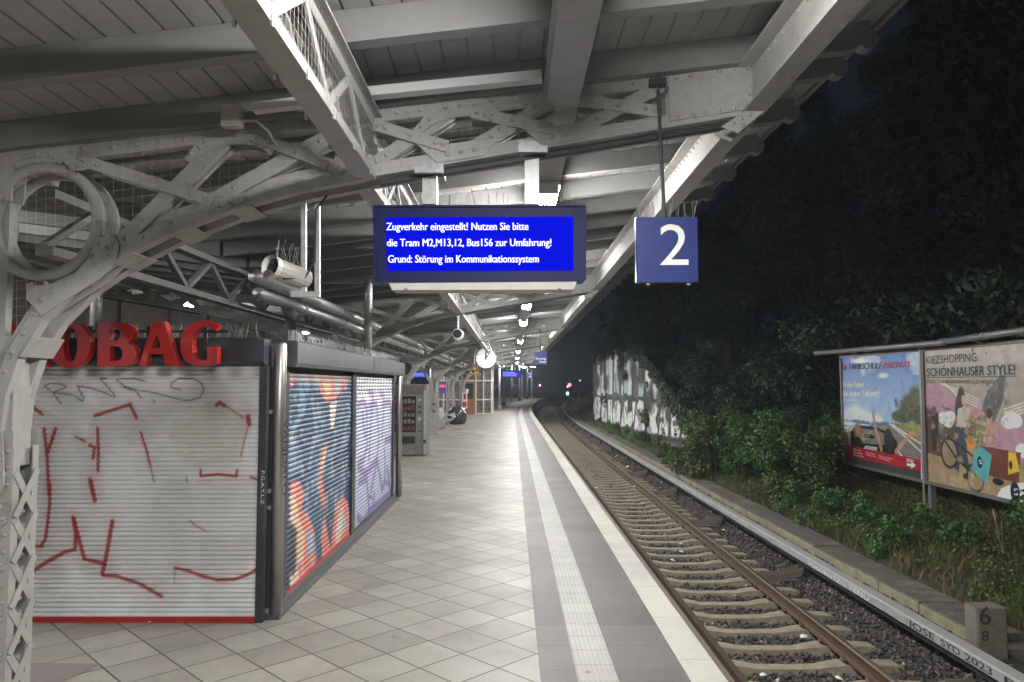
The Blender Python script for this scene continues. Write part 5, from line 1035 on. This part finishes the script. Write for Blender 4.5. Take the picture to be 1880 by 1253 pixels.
# poles standing on and by the kiosk roof
t = thing('roof_post', 'grey steel post with a side arm rising from the kiosk roof', 'steel post', (-2.12, 10.8, 2.41)); b = MB(); b.lathe((-2.12, 10.8, 2.405), [(.062, 0), (.062, 1.15), (.055, 1.17)], 14); b.build('pole', M_GALV, t, True); b = MB(); b.box(-2.9, -1.95, 10.76, 10.84, 3.5, 3.56); b.build('arm', M_GALV, t)
t = thing('roof_post', 'pale cylindrical stub post behind the red letters', 'steel post', (-4.6, 8.1, 2.41)); b = MB(); b.lathe((-4.6, 8.1, 2.405), [(.06, 0), (.06, .8), (.05, .82)], 14); b.build('pole', M_GALV, t, True)
t = thing('roof_post', 'dark cylindrical post on the kiosk roof below the security camera', 'steel post', (-2.9, 9.6, 2.41)); b = MB(); b.lathe((-2.9, 9.6, 2.405), [(.07, 0), (.07, .7), (.06, .72)], 14); b.build('pole', M_JOIST, t, True)

# ------------------------------------------------------------------ further down the platform
VY = 20.9
t = thing('vending_machine', 'grey vending machine with a glass front beyond the kiosk', 'vending machine', (-2.95, VY+.4, 0))
b = MB(); b.bbox(-3.5, -2.42, VY, VY+.8, .03, 2.02, .02); b.build('cabinet', M_GREY, t); b = MB(); b.box(-3.42, -2.72, VY-.012, VY-.001, .66, 1.68); b.build('window', M_GLASS, t)
b = MB(); b.box(-3.3, -2.74, VY-.02, VY-.013, .35, .55); b.box(-3.3, -2.74, VY-.03, VY-.021, .38, .52); b.build('delivery_flap', M_BLACK, t)
b = MB(); 
for z, h, m in ((1.55, .05, 0), (1.36, .04, 1), (1.2, .05, 1), (1.0, .08, 0), (.68, .03, 1)): b.cm = m; b.box(-2.66, -2.57, VY-.012, VY-.001, z, z+h)
b.build('coin_panel', [M_OFFW, M_BLACK], t); b = MB(); b.box(-2.5, -2.425, VY-.03, VY-.001, .04, 1.86); b.build('edge_strip', M_GALV, t); b = MB(); b.box(-2.5, -2.425, VY-.034, VY-.031, .35, .46); b.build('sticker', M_NAVY, t)
b = MB()
for k in range(5):
    for j in range(6):
        b.cm = (k*2+j*3) % 3; b.box(-3.38+.108*j, -3.3+.108*j, VY-.0145, VY-.0125, .72+.19*k, .72+.19*k+.09+.02*((j+k) % 3))
b.build('goods_on_view', [mat('dull red packet', (.12, .02, .025), .5), mat('dull grey packet', (.1, .1, .1), .5), mat('dull tan packet', (.16, .14, .09), .5)], t)
b = MB(); b.box(-3.47, -2.5, VY-.006, VY-.001, 1.72, 1.98); b.build('top_panel', mat('dark brown panel', (.1, .09, .08), .4), t)
t = thing('metal_bench', 'silver wire-mesh bench facing the track beside the round grit bin', 'bench', (-3.0, 33.3, 0))
for k in range(3):
    y = 32.2+.75*k; b = MB(); b.box(-3.12, -2.68, y, y+.6, .42, .445)
    b.build('seat', M_GALV, t); b = MB(); b.prism([(-3.13, y, .46), (-3.28, y, .95), (-3.255, y, .96), (-3.105, y, .46)], (0, .6, 0)); b.build('backrest', M_GALV, t)
    b = MB(); b.tube([(-3.1, y+.63, .45), (-3.0, y+.63, .62), (-2.75, y+.63, .66), (-2.62, y+.63, .55), (-2.7, y+.63, .42)], .02, 8); b.build('armrest', M_GALV, t)
for y in (32.4, 34.2):
    b = MB(); b.tube([(-3.3, y, .02), (-3.05, y, .2), (-2.85, y, .36), (-2.8, y, .42)], .03, 8); b.tube([(-3.05, y, .2), (-2.6, y, .02)], .03, 8); b.build('leg', M_GALV, t)
b = MB(); b.box(-2.95, -2.88, 32.1, 34.4, .36, .418); b.build('beam', M_GALV, t)
t = thing('grit_bin', 'dark round glossy bin with a pale lid flap beside the bench', 'bin', (-2.8, 37.7, 0))
b = MB(); b.lathe((-2.8, 37.7, 0), [(.3, 0), (.4, .04), (.48, .2), (.5, .4), (.46, .62), (.36, .8), (.2, .9), (.02, .93)], 22); b.build('shell', M_DGREEN, t, True); b = MB(); b.prism([(-2.6, 37.36, .8), (-2.35, 37.42, .5), (-2.36, 37.65, .55), (-2.58, 37.7, .84)], (.03, -.03, .05)); b.build('lid', M_COVER, t)
t = thing('warning_sign', 'yellow triangular warning sign hanging on a thin white rod', 'warning sign', P(871, 680, 27.5)); WY = 27.5
b = MB(); b.prism([(p.x, p.y, p.z) for p in (P(871, 667, WY), P(858.5, 689, WY), P(883.5, 689, WY))], (0, .02, 0)); b.build('border', M_WHITE, t)
b = MB(); b.prism([(p.x, p.y, p.z) for p in (P(871, 668.5, WY-.004), P(860, 688.2, WY-.004), P(882, 688.2, WY-.004))], (0, .003, 0)); b.build('outline', M_BLACK, t)
b = MB(); b.prism([(p.x, p.y, p.z) for p in (P(871, 671.5, WY-.01), P(862.5, 686.8, WY-.01), P(879.5, 686.8, WY-.01))], (0, .005, 0)); b.build('panel', M_YELL, t)
b = MB(); q = [P(x, y, WY-.016) for x, y in ((866.5, 685.5), (866.5, 680), (871, 679.5), (871, 685.5))]; b.prism([tuple(p) for p in q], (0, .004, 0)); b.bar(P(871, 681, WY-.015), P(874, 679.5, WY-.015), .03); b.bar(P(874, 679.5, WY-.015), P(876, 685, WY-.015), .025); b.build('pictogram', mat('dark red ink', (.12, .02, .015), .5), t)
b = MB(); c = P(871, 667.5, WY); b.tube([(c.x, WY+.01, c.z), (c.x, WY+.01, 3.3)], .018, 8); b.build('rod', M_WHITE, t)
t = ck = thing('platform_clock', 'round white lit station clock hanging under the girder', 'clock', P(892, 659, 29.5)); c = P(892, 658.5, 29.5); r = .395
b = MB(); b.lathe((c.x, c.y-.07, c.z), [(r, 0), (r+.012, .01), (r+.012, .13), (r, .14)], 40, 'y'); b.build('case', M_OFFW, t); b = MB(); b.lathe((c.x, c.y-.078, c.z), [(r-.012, 0), (r-.01, .0075)], 40, 'y'); b.build('dial', M_CLOCK, t)
b = MB()
for k in range(12):
    a = math.pi*k/6; s, co = math.sin(a), math.cos(a); b.bar((c.x+s*r*.78, c.y-.082, c.z+co*r*.78), (c.x+s*r*.9, c.y-.082, c.z+co*r*.9), .006, (0, 1, 0), .022) if False else b.bar((c.x+s*r*.76, c.y-.082, c.z+co*r*.76), (c.x+s*r*.92, c.y-.082, c.z+co*r*.92), .03, (0, 1, 0), .006)
b.build('hour_marks', M_BLACK, t)
for a, l, nm in ((R(1), .6, 'hour_hand'), (R(35), .88, 'minute_hand')):
    b = MB(); s, co = math.sin(a), math.cos(a); b.bar((c.x-s*.06, c.y-.088, c.z-co*.06), (c.x+s*r*l, c.y-.088, c.z+co*r*l), .06 if l < .7 else .045, (0, 1, 0), .005); b.build(nm, M_DARK, t)
b = MB(); b.box(c.x-.05, c.x+.05, c.y-.03, c.y+.03, c.z+r+.012, 3.27); b.build('hanger', M_OFFW, t)
# half timbered hut
HY = 50.2
h = thing('platform_hut', 'half-timbered brick hut with white posts and a brown door at the canopy end', 'hut', (-3.3, HY+2, 0))
HX0, HX1 = -5.6, -1.38; b = MB(); b.box(HX0, HX1, HY+.03, HY+4, 0, 3.3); b.build('wall', M_BRICK, h)
b = MB()
for x in (-5.6, -4.7, -4.05, -3.42, -2.5, -1.98, -1.44): b.box(x, x+.085, HY-.02, HY+.04, 0, 3.3)
for z in (0, .95, 2.25, 3.2): b.box(HX0+.09, -3.43, HY-.015, HY+.035, z, z+.09); b.box(-2.41, HX1-.065, HY-.015, HY+.035, z, z+.09)
b.box(-3.33, -2.51, HY-.015, HY+.035, 2.25, 2.34); b.box(-3.33, -2.51, HY-.015, HY+.035, 3.2, 3.29)
for y in (HY+.05, HY+1.3, HY+2.6, HY+3.9): b.box(HX1-.03, HX1+.03, y, y+.09, 0, 3.3)
for z in (0, .95, 2.25): b.box(HX1-.028, HX1+.025, HY+.15, HY+3.89, z, z+.09)
b.build('timber_frame', mat('white painted timber', (.6, .58, .53), .6), h)
b = MB(); b.box(-3.33, -2.51, HY-.03, HY+.028, .02, 2.24); d_ = b.build('door', M_WOOD, h); b = MB(); b.box(-3.2, -2.64, HY-.036, HY-.031, 1.05, 2.1); b.build('pane', M_GLASS, d_); b = MB(); b.box(-3.15, -2.95, HY-.042, HY-.037, 1.45, 1.72); b.build('notice', M_PAPER, d_); b = MB(); b.tube([(-2.6, HY-.03, 1.05), (-2.6, HY-.07, 1.05), (-2.7, HY-.07, 1.05)], .012, 6); b.build('handle', M_STEEL, d_)
t = thing('emergency_box', 'red and white emergency panel with a red box on the column before the hut', 'emergency box', (-2.99, 47.2, .6)); b = MB(); b.box(-3.18, -2.86, 47.16, 47.2, .5, 1.5); b.build('panel', M_PAPER, t); b = MB(); b.box(-3.14, -2.9, 47.02, 47.158, .62, .92); b.build('box', M_RED, t); b = MB(); b.box(-3.1, -2.94, 47.145, 47.158, 1.1, 1.4); b.bar((-3.02, 47.14, 1.05), (-3.02, 47.14, 1.45), .05); b.build('pictogram', M_RED, t)
# far displays
def fardisp(xl, xr, yt, yb, Y, label):
    A, B = P(xl, yt, Y), P(xr, yb, Y); t = thing('departure_board', label, 'departure board', ((A.x+B.x)/2, Y, B.z)); b = MB(); b.box(A.x, B.x, Y, Y+.2, B.z, A.z); b.build('casing', M_CASE, t); m = (A.z-B.z)*.14; b = MB(); b.box(A.x+m, B.x-m, Y-.01, Y-.001, B.z+m, A.z-m); b.build('screen', M_SCREEN, t)
    for k, f_ in enumerate((.72, .82, .76)):
        z = A.z-m-(A.z-B.z-2*m)*(.3+.29*k); put_text('message', ('Zugverkehr eingestellt!', 'die Tram M2,M13,12, Bus156', 'Grund: Störung')[k], (A.x+m*1.6, Y, z), (A.x+(B.x-A.x)*f_, Y, z), (A.z-B.z)*.13, M_CYAN, t, .02, (0, -.013, 0))
    b = MB()
    for k in (.3, .7): b.box(A.x+(B.x-A.x)*k-.04, A.x+(B.x-A.x)*k+.04, Y+.05, Y+.12, A.z+.001, 3.7)
    b.build('hanger_post', M_GALV, t)
fardisp(920.5, 955.5, 680.5, 694, 56.5, 'small far blue departure board between the distant poles'); fardisp(757, 787, 682, 694, 43, 'lit blue board half hidden behind the column arches, above the vending machine')
t = thing('info_panel', 'violet information panel with a pink lit strip between two columns', 'information panel', (-4.1, 43, 0)); b = MB(); b.box(-4.28, -3.85, 43, 43.08, 1.5, 2.2); b.build('panel', M_PURP, t); b = MB(); b.box(-4.25, -3.88, 42.985, 42.999, 1.85, 2.02); b.build('lit_strip', M_PINKP, t); b = MB(); b.box(-4.33, -4.29, 43, 43.08, 0, 2.3); b.box(-3.84, -3.8, 43, 43.08, 0, 2.3); b.build('posts', M_GALV, t)
# far poles
pl = [(916.6, 752.8, 672, 'nearest of the distant lamp poles, beside the hut'), (924.5, 745, 690, 'thin short pole behind the hut corner'), (939.5, 738.8, 663, 'tall pole through the middle of the far board'), (953.6, 736.5, 662, 'tall pole at the far board\'s right end'), (958.3, 735.6, 688, 'short pole with a crossbar right of the far board'), (967.8, 733, 672, 'pale pole behind the small far two sign'), (976.5, 732, 680, 'farthest thin pole at the platform curve')]
for i, (x, yb, yt, lb) in enumerate(pl):
    p = PZ(x, yb, 0); tz = P(x, yt, p.y).z; t = thing('lamp_pole', lb, 'pole', p, 'poles at the far platform end'); b = MB(); b.lathe((p.x, p.y, 0), [(.11, 0), (.1, 1), (.075, tz)], 10); b.build('pole', M_PAINT, t, True)
    b = MB(); b.lathe((p.x, p.y, 0), [(.2, 0), (.18, .35), (.12, .38)], 10); b.build('base', M_DARK if i % 2 else M_OFFW, t)
    if i in (0, 2, 3, 5, 6): c = P({5: 978.5, 6: 962, 0: 925, 2: 946, 3: 957}[i], {5: 673, 6: 674, 0: 672, 2: 667, 3: 668}[i], p.y); b = MB(); b.lathe((c.x, c.y, c.z), [(.4, -.06), (.34, .06), (.1, .16)], 14); b.build('lamp_head', M_WHITE, t); b = MB(); b.lathe((c.x, c.y, c.z), [(.32, -.10), (.36, -.062)], 14); b.build('lens', M_POLEL, t); b = MB(); b.bar((p.x, p.y, tz-.1), (c.x, c.y, c.z+.1), .06); b.build('arm', M_PAINT, t)
    if i in (0, 4): b = MB(); b.bar((p.x, p.y, 2.0), (p.x-1.2 if i == 4 else p.x-.9, p.y, 1.9 if i == 4 else 1.5), .09); b.build('crossbar', M_PAINT, t); b = MB(); xx = p.x-1.2 if i == 4 else p.x-.9; b.box(xx-.25, xx+.1, p.y-.12, p.y+.12, 1.85 if i == 4 else 1.4, 2.1 if i == 4 else 1.62); b.build('camera_head', M_OFFW, t)
# signals
def signal(x, yl, yb, Y, label, lens, r, extra):
    c = P(x, yl, Y); t = thing('railway_signal', label, 'signal', (c.x, Y, -1), 'signals at the track curve'); zb = P(x, yb, Y).z
    b = MB(); b.box(c.x-.35, c.x+.35, Y, Y+.3, c.z-1.0, c.z+.5); b.build('housing', M_BLACK, t); b = MB(); b.lathe((c.x, Y-.06, c.z), [(r, 0), (r*.9, .05)], 14, 'y'); b.build('lens', lens, t)
    b = MB(); b.tube([(c.x, Y+.15, -1.5), (c.x, Y+.15, c.z-1)], .09, 8); b.build('mast', M_DARK, t)
    if extra: b = MB(); b.box(c.x-.55, c.x-.1, Y-.02, Y, zb, zb+.55); b.build('white_plate', M_WHTL, t); b = MB(); b.lathe((c.x-.3, Y-.03, c.z-.3), [(.12, 0), (.1, .025)], 10, 'y'); b.build('marker_light', M_PINKL, t)  # white plate is no lamp; its glow is set in the material
    return t
signal(1045.5, 707, 726, 118, 'railway signal glowing red beside the curving track', M_FREDL, .27, True); signal(991, 708, 722, 112, 'small signal with a pale red light by the platform end', M_PINKL, .12, False)
t = thing('trackside_lamp', 'tiny white light on a mast right of the red signal', 'lamp', (P(1065, 699, 115).x, 115, 0)); c = P(1065, 699, 115); b = MB(); b.lathe((c.x, 115, c.z), [(.02, -.12), (.13, -.08), (.13, .08), (.02, .12)], 12); b.build('bulb', M_WHTL, t); b = MB(); b.tube([(c.x, 115.2, 0), (c.x, 115.2, c.z+.2)], .06, 8); b.bar((c.x, 115.2, c.z+.17), (c.x, 115, c.z+.17), .05); b.build('mast', M_DARK, t)
t = thing('boundary_post', 'small red and white post at the foot of the bank', 'marker post', (P(1063, 725, 100).x, 100, 0)); c = P(1063, 730, 100); b = MB(); b.box(c.x-.15, c.x+.15, 100, 100.2, c.z-1.2, c.z-.1); b.build('white_part', M_WHITE, t); b = MB(); b.box(c.x-.15, c.x+.15, 100, 100.2, c.z-.098, c.z+.9); b.build('red_part', M_RED, t)

# ------------------------------------------------------------------ far side of the platform
t = thing('station_wall', 'dark brick station wall across the far track, behind the kiosk', 'wall', (-12.5, 30, -1.3)); b = MB(); b.box(-12.9, -12.5, -8, 120, -1.6, 7.5); b.build('wall', M_PLASTER, t); b = MB()
for y in np.arange(-4, 110, 3.4): b.box(-12.5, -12.38, y, y+.35, -1.6, 7.4)
b.build('pilaster', M_PLASTER, t)
# litter
sc = [(1047, 784, .07), (1056, 786, .05), (1130, 828, .06), (1152, 858, .1), (1122, 845, .05), (1164, 895, .07), (1095, 897, .06), (1179, 900, .05), (1251, 1014, .06), (1235, 1030, .06), (1180, 925, .05), (1330, 975, .06), (1400, 1240, .045), (1540, 1247, .05), (1475, 1170, .06), (1215, 888, .09), (1405, 945, .12), (1250, 1000, .05)]
wl_ = thing('paper_scrap', 'crumpled scrap of pale litter lying in the track bed', 'litter', PZ(1047, 784, -1.12), 'litter scraps in the track bed'); random.seed(3)
def scrap(t, s):
    b = MB(); c = wloc(t); n = 7; vs = [c+Vector((s*math.cos(6.28*k/n)*random.uniform(.5, 1), s*math.sin(6.28*k/n)*random.uniform(.4, .8), random.uniform(0, .025))) for k in range(n)]; b.add([c+Vector((0, 0, .04)), *vs], [(0, k+1, (k+1) % n+1) for k in range(n)]); return b.build('sheet', M_PAPER, t)
scrap(wl_, .07)
for x, y, s in sc[1:]:
    o = dup(wl_, PZ(x, y, -1.12)); o.rotation_euler.z = random.uniform(0, 6); o.scale = (s/.06,)*3
t = thing('plastic_litter', 'torn white plastic sheet lying in the weeds below the posters', 'litter', PX(1668, 998, 7.2)); b = MB(); random.seed(8)
pts = [PX(x, y, 7.2+.2*random.random()) for x, y in ((1640, 1000), (1652, 997), (1665, 1000), (1672, 993), (1684, 989), (1698, 985), (1702, 994), (1690, 998), (1676, 1003), (1662, 1004), (1650, 1002))]; b.add([p+Vector((0, 0, random.uniform(0, .05))) for p in pts], [(0, 1, 10), (1, 2, 9, 10), (2, 3, 8, 9), (3, 4, 7, 8), (4, 5, 6, 7)]); b.build('sheet', M_PAPER, t)
t = thing('ground_litter', 'tiny white scrap on the paving in front of the shutter', 'litter', PZ(276, 1142, .002)); c = PZ(276, 1142, .002); b = MB(); b.lathe((c.x, c.y, c.z), [(.016, 0), (.02, .006), (.008, .012)], 6); b.build('scrap', M_PAPER, t)

# thin scattering volume added to lift the dark trees and spread lamp glow
hm = bpy.data.materials.new('added veil'); hm.use_nodes = True; nt = hm.node_tree; nt.nodes.remove(nt.nodes['Principled BSDF'])
pv = nd(nt, 'ShaderNodeVolumePrincipled'); pv.inputs['Color'].default_value = (.8, .9, 1, 1); pv.inputs['Density'].default_value = .0009; pv.inputs['Anisotropy'].default_value = .2
nt.links.new(pv.outputs[0], nt.nodes['Material Output'].inputs['Volume'])
b = MB(); b.box(-149, 199, -59, 399, -2.7, 45); o = b.build('added_veil', hm); o['kind'] = 'stuff'
